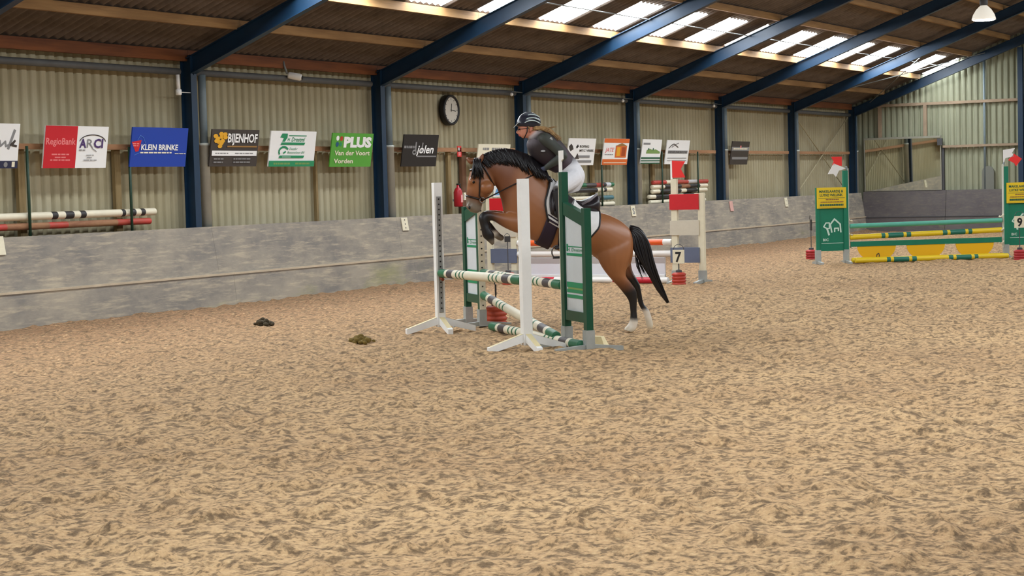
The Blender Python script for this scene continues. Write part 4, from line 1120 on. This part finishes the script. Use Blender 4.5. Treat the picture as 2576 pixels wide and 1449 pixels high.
# ears
for (b, t, off) in (((1206, 408), (1216, 386), .05), ((1190, 410), (1172, 396), -.055)):
    B, T = S(b[0], b[1], off), S(t[0], t[1], off*1.5); H.limb([(B, .03), (B*.6 + T*.4, .034), (B*.25 + T*.75, .022), (T, .008)], BAYD, 10, 3)
def leg(st, off):
    H.prof([(a, b, w, off if o is None else o, c) for (a, b, w, o, c) in st], 16, 4)
leg([((1500, 590), (1588, 592), .10, .08, BAY), ((1499, 622), (1589, 618), .135, .11, BAY), ((1502, 645), (1586, 645), .135, .12, BAY), ((1513, 670), (1578, 672), .115, None, BAY), ((1531, 695), (1574, 693), .082, None, BAY), ((1552, 718), (1588, 712), .056, None, (110, 66, 40)),
     ((1569, 739), (1600, 730), .046, None, BLK), ((1581, 757), (1603, 751), .036, None, BLK), ((1585, 782), (1602, 781), .030, None, BLK), ((1585, 799), (1604, 800), .036, None, BLK), ((1583, 808), (1605, 812), .037, None, SOCK),
     ((1579, 816), (1602, 823), .036, None, SOCK), ((1573, 823), (1597, 832), .046, None, HOOF), ((1567, 829), (1590, 838), .052, None, HOOF)], .115)
leg([((1505, 600), (1585, 596), .10, -.08, BAY), ((1516, 648), (1586, 640), .125, -.12, BAY), ((1543, 684), (1590, 678), .09, None, (110, 66, 40)), ((1570, 706), (1602, 701), .062, None, BLK), ((1589, 726), (1610, 717), .047, None, BLK), ((1600, 743), (1614, 738), .035, None, BLK),
     ((1606, 764), (1619, 762), .030, None, BLK), ((1612, 776), (1627, 773), .034, None, BLK), ((1617, 784), (1634, 782), .038, None, SOCK), ((1621, 796), (1638, 794), .035, None, SOCK), ((1624, 807), (1641, 806), .042, None, HOOF), ((1627, 821), (1643, 816), .048, None, HOOF), ((1631, 830), (1640, 829), .044, None, HOOF)], -.115)
leg([((1310, 530), (1332, 596), .09, .09, BAY), ((1296, 535), (1314, 590), .088, None, BAY), ((1274, 536), (1288, 582), .074, None, BAY), ((1252, 534), (1262, 569), .06, None, (120, 72, 42)), ((1232, 532), (1243, 557), .05, None, (60, 38, 30)),
     ((1214, 533), (1232, 555), .046, None, BLK), ((1204, 546), (1230, 562), .047, None, BLK), ((1207, 564), (1232, 567), .044, None, BLK), ((1211, 580), (1235, 577), .05, None, BLK), ((1214, 595), (1243, 588), .05, None, BLK), ((1223, 604), (1244, 597), .04, None, BLK), ((1230, 610), (1244, 604), .04, None, FHOOF), ((1238, 618), (1244, 612), .03, None, FHOOF)], .105)
leg([((1310, 530), (1332, 592), .09, -.09, BAY), ((1296, 533), (1312, 584), .085, None, BAY), ((1272, 531), (1282, 574), .07, None, BAY), ((1248, 529), (1257, 562), .056, None, (120, 72, 42)), ((1220, 530), (1236, 553), .046, None, BLK), ((1212, 544), (1232, 559), .044, None, BLK),
     ((1219, 564), (1237, 562), .037, None, BLK), ((1229, 581), (1247, 575), .038, None, BLK), ((1236, 590), (1253, 581), .04, None, SOCK), ((1245, 599), (1258, 587), .044, None, FHOOF), ((1258, 606), (1267, 593), .05, None, FHOOF), ((1263, 606), (1269, 597), .04, None, FHOOF)], -.105)
M_horse = vcol_mat('bay_coat', 0.42, 0.16, 5.0)
horse = H.remesh('horse', 0.013, 5, M_horse, None, (HA[0], HA[1], 0.0), label='bay horse with black mane and tail jumping the green and white fence', cat='horse')
HO = np.array([HA[0], HA[1], 0.0])
M_hair = mat('black_horse_hair', (24, 21, 24), 0.38, var=0.3, scale=20)
def off_mb(): return MB()
def locks(name, parent, items, m, org, n=5):
    mb = MB()
    for pts, r0 in items:
        P = [np.asarray(p) - org for p in pts]
        # smooth the centre line
        Q = []
        for i in range(len(P) - 1):
            for t in (0, .5): 
                p0, p1, p2, p3 = P[max(i-1, 0)], P[i], P[i+1], P[min(i+2, len(P)-1)]
                Q.append(0.5*((2*p1) + (-p0+p2)*t + (2*p0-5*p1+4*p2-p3)*t*t + (-p0+3*p1-3*p2+p3)*t**3))
        Q.append(P[-1]); k = len(Q)
        mb.tube(Q, [r0*(1 - .85*(i/(k-1))**1.6) for i in range(k)], m, n)
    return mb.build(name, parent, True)
# mane: locks from the crest falling over the near side of the neck
crest = [(1204, 400), (1226, 388), (1250, 381), (1276, 379), (1302, 384), (1328, 395), (1352, 415), (1372, 436)]
low = [(1218, 428), (1236, 412), (1262, 414), (1290, 418), (1318, 434), (1344, 446), (1366, 452), (1384, 458)]
def along(pl, t):
    t = t*(len(pl) - 1); i = min(int(t), len(pl) - 2); f = t - i
    return (pl[i][0]*(1-f) + pl[i+1][0]*f, pl[i][1]*(1-f) + pl[i+1][1]*f)
items = []
for i in range(200):
    t = (i + rng.rand()) / 200
    c = along(crest, t); l = along(low, min(1, t*.94 + .06 + .03*rng.randn()))
    w = .07 + .12*max(0, t - .35)/.65
    k = .75 + .35*rng.rand()
    tip = (c[0] + (l[0]-c[0])*k + 4 + 6*rng.rand(), c[1] + (l[1]-c[1])*k)
    mid = ((c[0]*.6 + tip[0]*.4), (c[1]*.6 + tip[1]*.4))
    items.append(([S(c[0] + 1, c[1] + 4, .0), S(c[0] + 2, c[1] - 1 - 2*rng.rand(), .03 + .02*rng.rand()), S(mid[0], mid[1], w*.85 + .02*rng.rand()), S(tip[0], tip[1], w*1.05 + .02 + .02*rng.rand())], .016 + .008*rng.rand()))
mane = locks('mane', horse, items, M_hair, HO)
items = []
for i in range(90):
    o_ = (rng.rand() - .25)*.12
    a = (1196 + 16*rng.rand(), 400 + 6*rng.rand()); b = (1184 + 34*rng.rand(), 432 + 20*rng.rand())
    items.append(([S(a[0], a[1], o_*.4), S(a[0] - 4, a[1] + 2, o_ + .03), S((a[0] + b[0])/2 - 3, (a[1] + b[1])/2, o_ + .075), S(b[0], b[1], o_*.6 + .1)], .017))
locks('forelock', horse, items, M_hair, HO)
# tail
outer = [(1584, 570), (1607, 571), (1623, 586), (1633, 614), (1641, 649), (1653, 686), (1669, 724), (1684, 760)]
inner = [(1588, 590), (1592, 606), (1597, 626), (1609, 650), (1621, 676), (1634, 700), (1652, 730), (1678, 763)]
items = []
for i in range(170):
    f = rng.rand()
    o0 = (rng.rand() - .5)*.12; endk = 5 + (3 if rng.rand() > .25 else 2*rng.rand())
    pts = []
    for j in range(8):
        if j > endk: break
        g = min(1, max(0, f + .12*math.sin(j + 6*f)))
        x = outer[j][0]*(1-g) + inner[j][0]*g; y = outer[j][1]*(1-g) + inner[j][1]*g
        pts.append(S(x, y, o0*min(1, .3 + j*.25)*(1 if j < 6 else .6)))
    items.append((pts, .016 + .006*rng.rand()))
for i in range(26):
    x0, y0 = 1597 + 14*rng.rand(), 628 + 24*rng.rand(); o0 = (rng.rand() - .5)*.08
    items.append(([S(x0, y0, o0), S(x0 + 2 + 6*rng.rand(), y0 + 26, o0), S(x0 + 12 + 10*rng.rand(), y0 + 50 + 10*rng.rand(), o0)], .004))
locks('tail', horse, items, M_hair, HO, 5)
for s_ in (1, -1):
    P = S(1191, 458, .088*s_) - HO
    MB().lathe([(.018*math.sin(t), .018*-math.cos(t)) for t in np.linspace(.15, math.pi - .15, 8)], P, mat('horse_eye', (14, 10, 9), 0.12), 12).build('eye', horse, True)
    P = S(1181, 522, .06*s_) - HO
    MB().lathe([(.013*math.sin(t), .02*-math.cos(t)) for t in np.linspace(.15, math.pi - .15, 6)], P, M_black, 10).build('nostril', horse, True)

# tack lies on the body surface: patches of the trunk loft, a little larger
def surf(u, th, sc, extra=0.0):
    i = min(max(u, 0), len(torso) - 1.001) * SUB; k = int(i); f = i - k
    c = TR[k][0]*(1-f) + TR[k+1][0]*f; a = TR[k][1]*(1-f) + TR[k+1][1]*f; b = TR[k][2]*(1-f) + TR[k+1][2]*f
    d = b*math.cos(th) + a*math.sin(th)
    return c + d*sc + d/np.linalg.norm(d)*extra
def patch(mb, fn, nu, nv, th_in, m, org=HO):
    """closed slab: fn(s,t,extra) over the unit square"""
    V = []; F = []
    for e in (0, th_in):
        for i in range(nu + 1):
            for j in range(nv + 1): V.append(fn(i/nu, j/nv, e) - org)
    N = (nu + 1)*(nv + 1); q = lambda i, j, e: e*N + i*(nv + 1) + j
    for i in range(nu):
        for j in range(nv):
            F.append((q(i, j, 0), q(i+1, j, 0), q(i+1, j+1, 0), q(i, j+1, 0))); F.append((q(i, j, 1), q(i, j+1, 1), q(i+1, j+1, 1), q(i+1, j, 1)))
    for i in range(nu):
        F.append((q(i, 0, 0), q(i, 0, 1), q(i+1, 0, 1), q(i+1, 0, 0))); F.append((q(i, nv, 0), q(i+1, nv, 0), q(i+1, nv, 1), q(i, nv, 1)))
    for j in range(nv):
        F.append((q(0, j, 0), q(0, j+1, 0), q(0, j+1, 1), q(0, j, 1))); F.append((q(nu, j, 0), q(nu, j, 1), q(nu, j+1, 1), q(nu, j+1, 0)))
    mb.face_list(V, F, m)
M_pad = mat('white_saddle_pad', (226, 224, 222), 0.8, var=0.04, scale=20)
M_leather = mat('black_leather', (38, 32, 36), 0.32, var=0.2, scale=12)
M_girth = mat('plum_girth', (44, 28, 44), 0.7)
pad = empty('saddle_pad', tuple(HO), label='white quilted saddle pad under the black saddle', cat='saddle pad')
def padfn(s, t, e):
    th = (t*2 - 1)*math.radians(104)
    u = 3.9 + s*4.55
    fl = abs(t*2 - 1)
    if fl > .75: u = 6.1 + (u - 6.1)*(1 - (fl - .75)*1.1)
    return surf(u, th, 1.0, .016 + e)
mb = MB(); patch(mb, padfn, 20, 28, .014, M_pad); mb.build('pad', pad, True)
for s_ in (0, 1):
    mb = MB(); mb.tube([padfn(s_, t, .008) - HO for t in np.linspace(0, 1, 29)], .012, M_black, 6); mb.build('edge_binding', pad, True)
saddle = empty('saddle', tuple(HO), label='black leather jumping saddle with deep seat below the rider', cat='saddle')
for sd in (1, -1):
    def flap(s, t, e, sd=sd):
        th = sd*math.radians(28 + 62*t)
        w = 1.25 - .35*(2*t - 1)**2 + .1
        u = 7.0 + .4*math.sin(t*2.6) + (s - .5)*2*w*.62
        return surf(u, th, 1.0, .034 + e)
    mb = MB(); patch(mb, flap, 10, 14, .018, M_leather); mb.build('flap', saddle, True)
    def roll(s): return surf(7.7 + .2*math.sin(s*3), sd*math.radians(38 + 50*s), 1.0, .062)
    mb = MB(); mb.tube([roll(s) - HO for s in np.linspace(0, 1, 9)], [.012, .024, .028, .03, .03, .03, .028, .024, .012], M_leather, 8); mb.build('knee_roll', saddle, True)
SB = Body()
LE = (40, 34, 38)
SB.prof([((1388, 446), (1394, 470), .05, 0, LE), ((1398, 455), (1402, 486), .085, 0, LE), ((1414, 476), (1416, 502), .10, 0, LE), ((1434, 496), (1434, 517), .12, 0, LE), ((1456, 504), (1454, 530), .16, 0, LE), ((1476, 499), (1474, 538), .19, 0, LE), ((1491, 491), (1491, 542), .19, 0, LE), ((1500, 489), (1501, 543), .165, 0, LE), ((1506, 498), (1506, 538), .10, 0, LE)], 20, 4)
seat = SB.remesh('seat', .012, 3, M_leather, saddle, HO)
mb = MB(); mb.tube([S(x, y, w) - HO for x, y, w in ((1497, 493, -.13), (1500, 490, -.08), (1501, 489, 0), (1500, 490, .08), (1497, 493, .13), (1484, 504, .175), (1464, 514, .16))], .014, mat('grey_piping', (120, 114, 120), .35), 8); mb.build('cantle_piping', saddle, True)
def girthfn(s, t, e):
    th = math.radians(92 + 176*t); return surf(7.2 + s*.78 - .0*t, th, 1.0, .016 + e)
mb = MB(); patch(mb, girthfn, 6, 24, .014, M_girth); mb.build('girth', saddle, True)
for sd in (1, -1):
    a, b = S(1414, 500, .30*sd), S(1405, 618, .36*sd)
    mb = MB(); mb.tube([a - HO, (a + b)/2 + HN*.02*sd - HO, b - HO], .012, M_leather, 6); mb.build('stirrup_leather', saddle, True)
    c = S(1402, 634, .36*sd) - HO
    mb = MB(); mb.tube([c + HD*.062*math.sin(t)*(1 if abs(math.sin(t)) < 2 else 1) + np.array([0, 0, .075*math.cos(t)]) for t in np.linspace(-2.5, 2.5, 15)], .008, mat('steel_stirrup', (120, 118, 120), .25, .9), 6)
    mb.tube([c + HD*.05 + (0, 0, -.06), c - HD*.05 + (0, 0, -.06)], .014, M_black, 6); mb.build('stirrup_iron', saddle, True)

# bridle
br = empty('bridle', tuple(HO), label='dark leather bridle with reins on the bay horse head', cat='bridle')
M_strap = mat('dark_strap', (34, 24, 22), 0.4)
def around(p, q, w, r, name):
    P, Q = S(*p), S(*q); c = (P + Q)/2; b = (P - Q)/2
    mb = MB(); mb.tube([c + b*1.04*math.cos(t) + HN*w*math.sin(t) - HO for t in np.linspace(0, 2*math.pi, 25)], r, M_strap, 6); mb.build(name, br, True)
around((1174, 493), (1214, 504), .068, .011, 'noseband')
around((1183, 428), (1222, 418), .082, .010, 'browband')
around((1203, 401), (1241, 466), .088, .009, 'throat_lash')
for sd in (1, -1):
    mb = MB(); mb.tube([S(1213, 402, .05*sd) - HO, S(1210, 428, .088*sd) - HO, S(1207, 460, .1*sd) - HO, S(1206, 492, .082*sd) - HO, S(1213, 504, .07*sd) - HO], .009, M_strap, 6); mb.build('cheekpiece', br, True)
    c = S(1214, 504, .072*sd) - HO
    mb = MB(); mb.tube([c + HD*.03*math.cos(t) + np.array([0, 0, .03*math.sin(t)]) for t in np.linspace(0, 2*math.pi, 17)], .006, mat('bit_steel', (140, 138, 136), .25, .9), 6); mb.build('bit_ring', br, True)
    mb = MB(); mb.tube([c, S(1240, 491, .11*sd) - HO, S(1268, 477, .14*sd) - HO, S(1305, 458, .17*sd) - HO, S(1350, 436, .13*sd) - HO], .008, M_strap, 6); mb.build('rein', br, True)

# rider ---------------------------------------------------------------------
R_ = Body()
SKIN, SLV, GLV, BRE, BOOT, DV = (206, 138, 112), (58, 62, 56), (66, 72, 96), (226, 226, 230), (28, 25, 28), (52, 42, 48)
R_.prof([((1424, 488), (1456, 480), .12, 0, BRE), ((1412, 462), (1468, 458), .165, 0, BRE), ((1405, 438), (1470, 436), .175, 0, BRE), ((1398, 426), (1457, 412), .15, 0, BRE), ((1390, 421), (1442, 394), .125, 0, DV), ((1368, 412), (1428, 377), .135, 0, DV), ((1346, 396), (1411, 357), .15, 0, DV), ((1333, 373), (1392, 341), .165, 0, DV), ((1330, 356), (1370, 330), .13, 0, DV), ((1328, 348), (1354, 328), .065, 0, (200, 190, 190)), ((1327, 342), (1350, 322), .055, 0, SKIN), ((1326, 332), (1348, 316), .052, 0, SKIN)], 24, 4)
# head
R_.prof([((1315, 348), (1328, 346), .03, 0, SKIN), ((1308, 342), (1338, 337), .056, 0, SKIN), ((1305, 334), (1345, 328), .066, 0, SKIN), ((1304, 325), (1351, 319), .071, 0, SKIN), ((1303, 315), (1354, 309), .074, 0, SKIN), ((1306, 300), (1352, 297), .07, 0, SKIN), ((1317, 288), (1344, 287), .045, 0, SKIN)], 20, 4)
N0, N1, N2 = S(1305, 323), S(1300.5, 333.5), S(1306, 336)
R_.limb([(N0, .007), (N0*.4 + N1*.6, .011), (N1, .013), (N2, .009)], SKIN, 8, 3)
for (x, y, w) in ((1306.5, 338.5, .017), (1307.5, 342, .016)):
    R_.limb([(S(x, y, -w), .006), (S(x - .8, y, 0), .009), (S(x, y, w), .006)], (190, 100, 90), 8, 3)
for sd in (1, -1):   # ears
    R_.limb([(S(1334, 333, .066*sd), .008), (S(1335, 328, .076*sd), .014), (S(1336, 322, .077*sd), .008)], (196, 124, 100), 8, 3)
for sd in (1, -1):
    sh, el, wr, hp = S(1371, 349, .155*sd), S(1419, 391, .24*sd), S(1372, 423, .15*sd), S(1358, 430, .115*sd)
    R_.limb([(S(1362, 345, .1*sd), .05), (sh, .068), (sh*.5 + el*.5, .056), (el*.92 + sh*.08, .05), (el, .046), (el*.6 + wr*.4, .046), (wr*.85 + el*.15, .034), (wr, .03)], [SLV]*8, 14, 4)
    kn = S(1346, 434, .09*sd)
    R_.limb([(wr, .027), (hp, (.022, .036)), (kn, (.018, .04))], GLV, 12, 4)
    # four fingers curled round the rein and a thumb on top
    inn = -HN*sd
    for i, L in enumerate((.9, 1.0, .95, .78)):
        z = np.array([0, 0, .03 - .02*i]); b = kn + z
        p1 = b + HD*.028*L; p2 = p1 + inn*.03*L - HD*.004; p3 = p2 + inn*.006 - HD*.03*L
        R_.limb([(b - HD*.02, .0095), (b, .0105), (p1, .0098), (p2, .0092), (p3, .0078)], GLV, 8, 3)
    t0 = hp + np.array([0, 0, .028]) + inn*.01
    R_.limb([(t0, .011), (t0 + HD*.03 + inn*.018 + (0, 0, .01), .0105), (t0 + HD*.062 + inn*.022, .0085)], GLV, 8, 3)
    hip, kne, ank = S(1444, 444, .09*sd), S(1402, 480, .29*sd), S(1422, 598, .335*sd)
    R_.limb([(hip, .11), (hip*.7 + kne*.3, .108), (hip*.35 + kne*.65, .088), (kne*.92 + hip*.08, .066), (kne, .058)], [BRE, BRE, BRE, BRE, BOOT], 16, 4)
    R_.limb([(kne, .058), (kne*.8 + ank*.2, .06), (kne*.55 + ank*.45, .058), (kne*.2 + ank*.8, .042), (ank, .038)], [BOOT]*5, 14, 4)
    he, toe = S(1429, 616, .335*sd), S(1396, 625, .36*sd)
    R_.limb([(ank, .038), (ank*.5 + he*.5, .04), (he*.8 + toe*.2, (.036, .032)), (he*.4 + toe*.6, (.038, .026)), (toe, (.028, .018))], BOOT, 12, 4)
M_rider = vcol_mat('rider_skin_and_clothes', 0.65, 0.06, 30.0)
RO = HO.copy()
rider = R_.remesh('person', 0.0085, 3, M_rider, None, tuple(RO), label='rider in dark vest and white breeches leaning forward over the horse', cat='person')
# vest
V_ = Body(); VC, VD = (58, 40, 48), (44, 36, 40)
V_.prof([((1398, 436), (1449, 406), .145, 0, VC), ((1388, 431), (1443, 398), .148, 0, VC), ((1366, 420), (1431, 380), .155, 0, VC), ((1342, 402), (1414, 358), .168, 0, VD), ((1328, 378), (1394, 339), .168, 0, VD), ((1325, 362), (1371, 330), .125, 0, (88, 78, 84)), ((1328, 353), (1357, 330), .078, 0, (120, 110, 116))], 26, 5)
V_.remesh('vest', .012, 3, vcol_mat('vest_fabric', .6, .12, 18.0), rider, RO)
M_silver = mat('silver_patch', (170, 172, 172), .4)
for (x, y, w, hh, off) in ((1386, 352, .035, .06, .218), (1366, 380, .05, .022, .172)):
    P = S(x, y, off) - RO
    MB().lathe([(.5, -.5), (.5, .5)], (0, 0, 0), M_silver, 14, tuple(HN)).build('reflective_patch', rider)
    ob = bpy.data.objects['reflective_patch'] if x == 1386 else bpy.data.objects['reflective_patch.001']
    for v in ob.data.vertices:
        c = np.array(v.co); a = np.dot(c, HN); h_ = np.dot(c, HD)
        q = P + HN*a*.02 + HD*h_*w + np.array([0, 0, c[2]*hh]); v.co = q
# helmet
HB = Body(); HC = (38, 40, 52)
HB.prof([((1300, 318), (1357, 321), .084, 0, HC), ((1298, 311), (1360, 313), .09, 0, HC), ((1302, 300), (1360, 302), .09, 0, HC), ((1308, 291), (1356, 294), .08, 0, HC), ((1316, 285), (1348, 287), .06, 0, (92, 96, 104)), ((1326, 281.5), (1338, 282.5), .026, 0, (92, 96, 104))], 24, 4)
helmet = HB.remesh('helmet', .009, 3, vcol_mat('helmet_shell', .25, .05, 10.0), rider, RO)
mb = MB(); pk_ = [S(1304, 309, .075), S(1299, 314, .055), S(1293, 321, .03), S(1292, 322, 0), S(1293, 321, -.03), S(1299, 314, -.055), S(1304, 309, -.075), S(1310, 312, 0)]
mb.prism([p - RO for p in pk_], (0, 0, .007), mat('pale_peak', (188, 196, 194), .35)); mb.build('peak', helmet)
M_glit = mat('glitter_stripe', (198, 214, 214), .3)
for (y0, k) in ((288, 0), (296, 1), (303, 2)):
    pts = []
    for x in np.linspace(1326 - 3*k, 1358 + k, 9):
        y = y0 + ((x - 1338)**2)*.018
        hw = .06 + .014*k + (.012 if k else 0)
        hw *= math.sqrt(max(0.05, 1 - ((x - 1330)/34.0)**2))**.5
        pts.append(S(x, y, hw + .008) - RO)
    MB().tube(pts, [.003] + [.0065]*7 + [.003], M_glit, 6).build('stripe', helmet, True)
mb = MB(); mb.tube([S(1327, 320, .08) - RO, S(1326, 332, .072) - RO, S(1318, 349, .03) - RO, S(1318, 350, 0) - RO, S(1318, 349, -.03) - RO, S(1326, 332, -.072) - RO, S(1327, 320, -.08) - RO], .006, M_black, 6); mb.build('chin_strap', helmet, True)
# glasses and eyes
gl = MB()
for sd in (1, -1):
    c = S(1305, 325.5, .034*sd) - RO
    MB().lathe([(.009*math.sin(t), -.009*math.cos(t)) for t in np.linspace(.2, math.pi - .2, 6)], c + HD*(-.006), mat('eye_dark', (40, 28, 24), .2), 8).build('eye', rider, True)
    gl.tube([c + HD*.012 + HN*.021*math.cos(t) + np.array([0, 0, .016*math.sin(t)]) for t in np.linspace(0, 2*math.pi, 15)], .0028, M_black, 5)
    gl.tube([c + HD*.01 + HN*.02*sd, S(1332, 322, .076*sd) - RO], .0028, M_black, 5)
gl.build('glasses', rider, True)
# hair: low ponytail streaming back
M_blonde = mat('blonde_hair', (186, 150, 100), .5, c2=(128, 94, 58), scale=30)
items = []
for i in range(60):
    o0 = (rng.rand() - .5)*.07; a = rng.rand()
    items.append(([S(1342, 316 + 10*a, o0*1.5 + .02), S(1357, 319 + 6*a, o0 + .03), S(1374, 322 + 8*a + 1.5*rng.randn(), o0 + .05), S(1391, 331 + 9*a + 1.5*rng.randn(), o0*1.2 + .06), S(1402 + 12*rng.rand(), 342 + 12*a + 4*rng.rand(), o0*1.5 + .07)], .0095))
for i in range(7):
    o0 = (rng.rand() - .5)*.05
    items.append(([S(1366, 326, o0), S(1378, 325 - i*.5, o0), S(1392, 321 - i*.4, o0), S(1400 + 3*rng.rand(), 318 + 2*rng.rand(), o0)], .004))
for i in range(22):
    sd = 1 if i % 3 else -1; a = rng.rand()
    items.append(([S(1327 + 3*a, 318, .076*sd), S(1331 + 4*a, 325, .077*sd), S(1340 + 4*a, 328, .068*sd), S(1352, 325, .04*sd)], .006))
locks('hair', rider, items, M_blonde, RO)
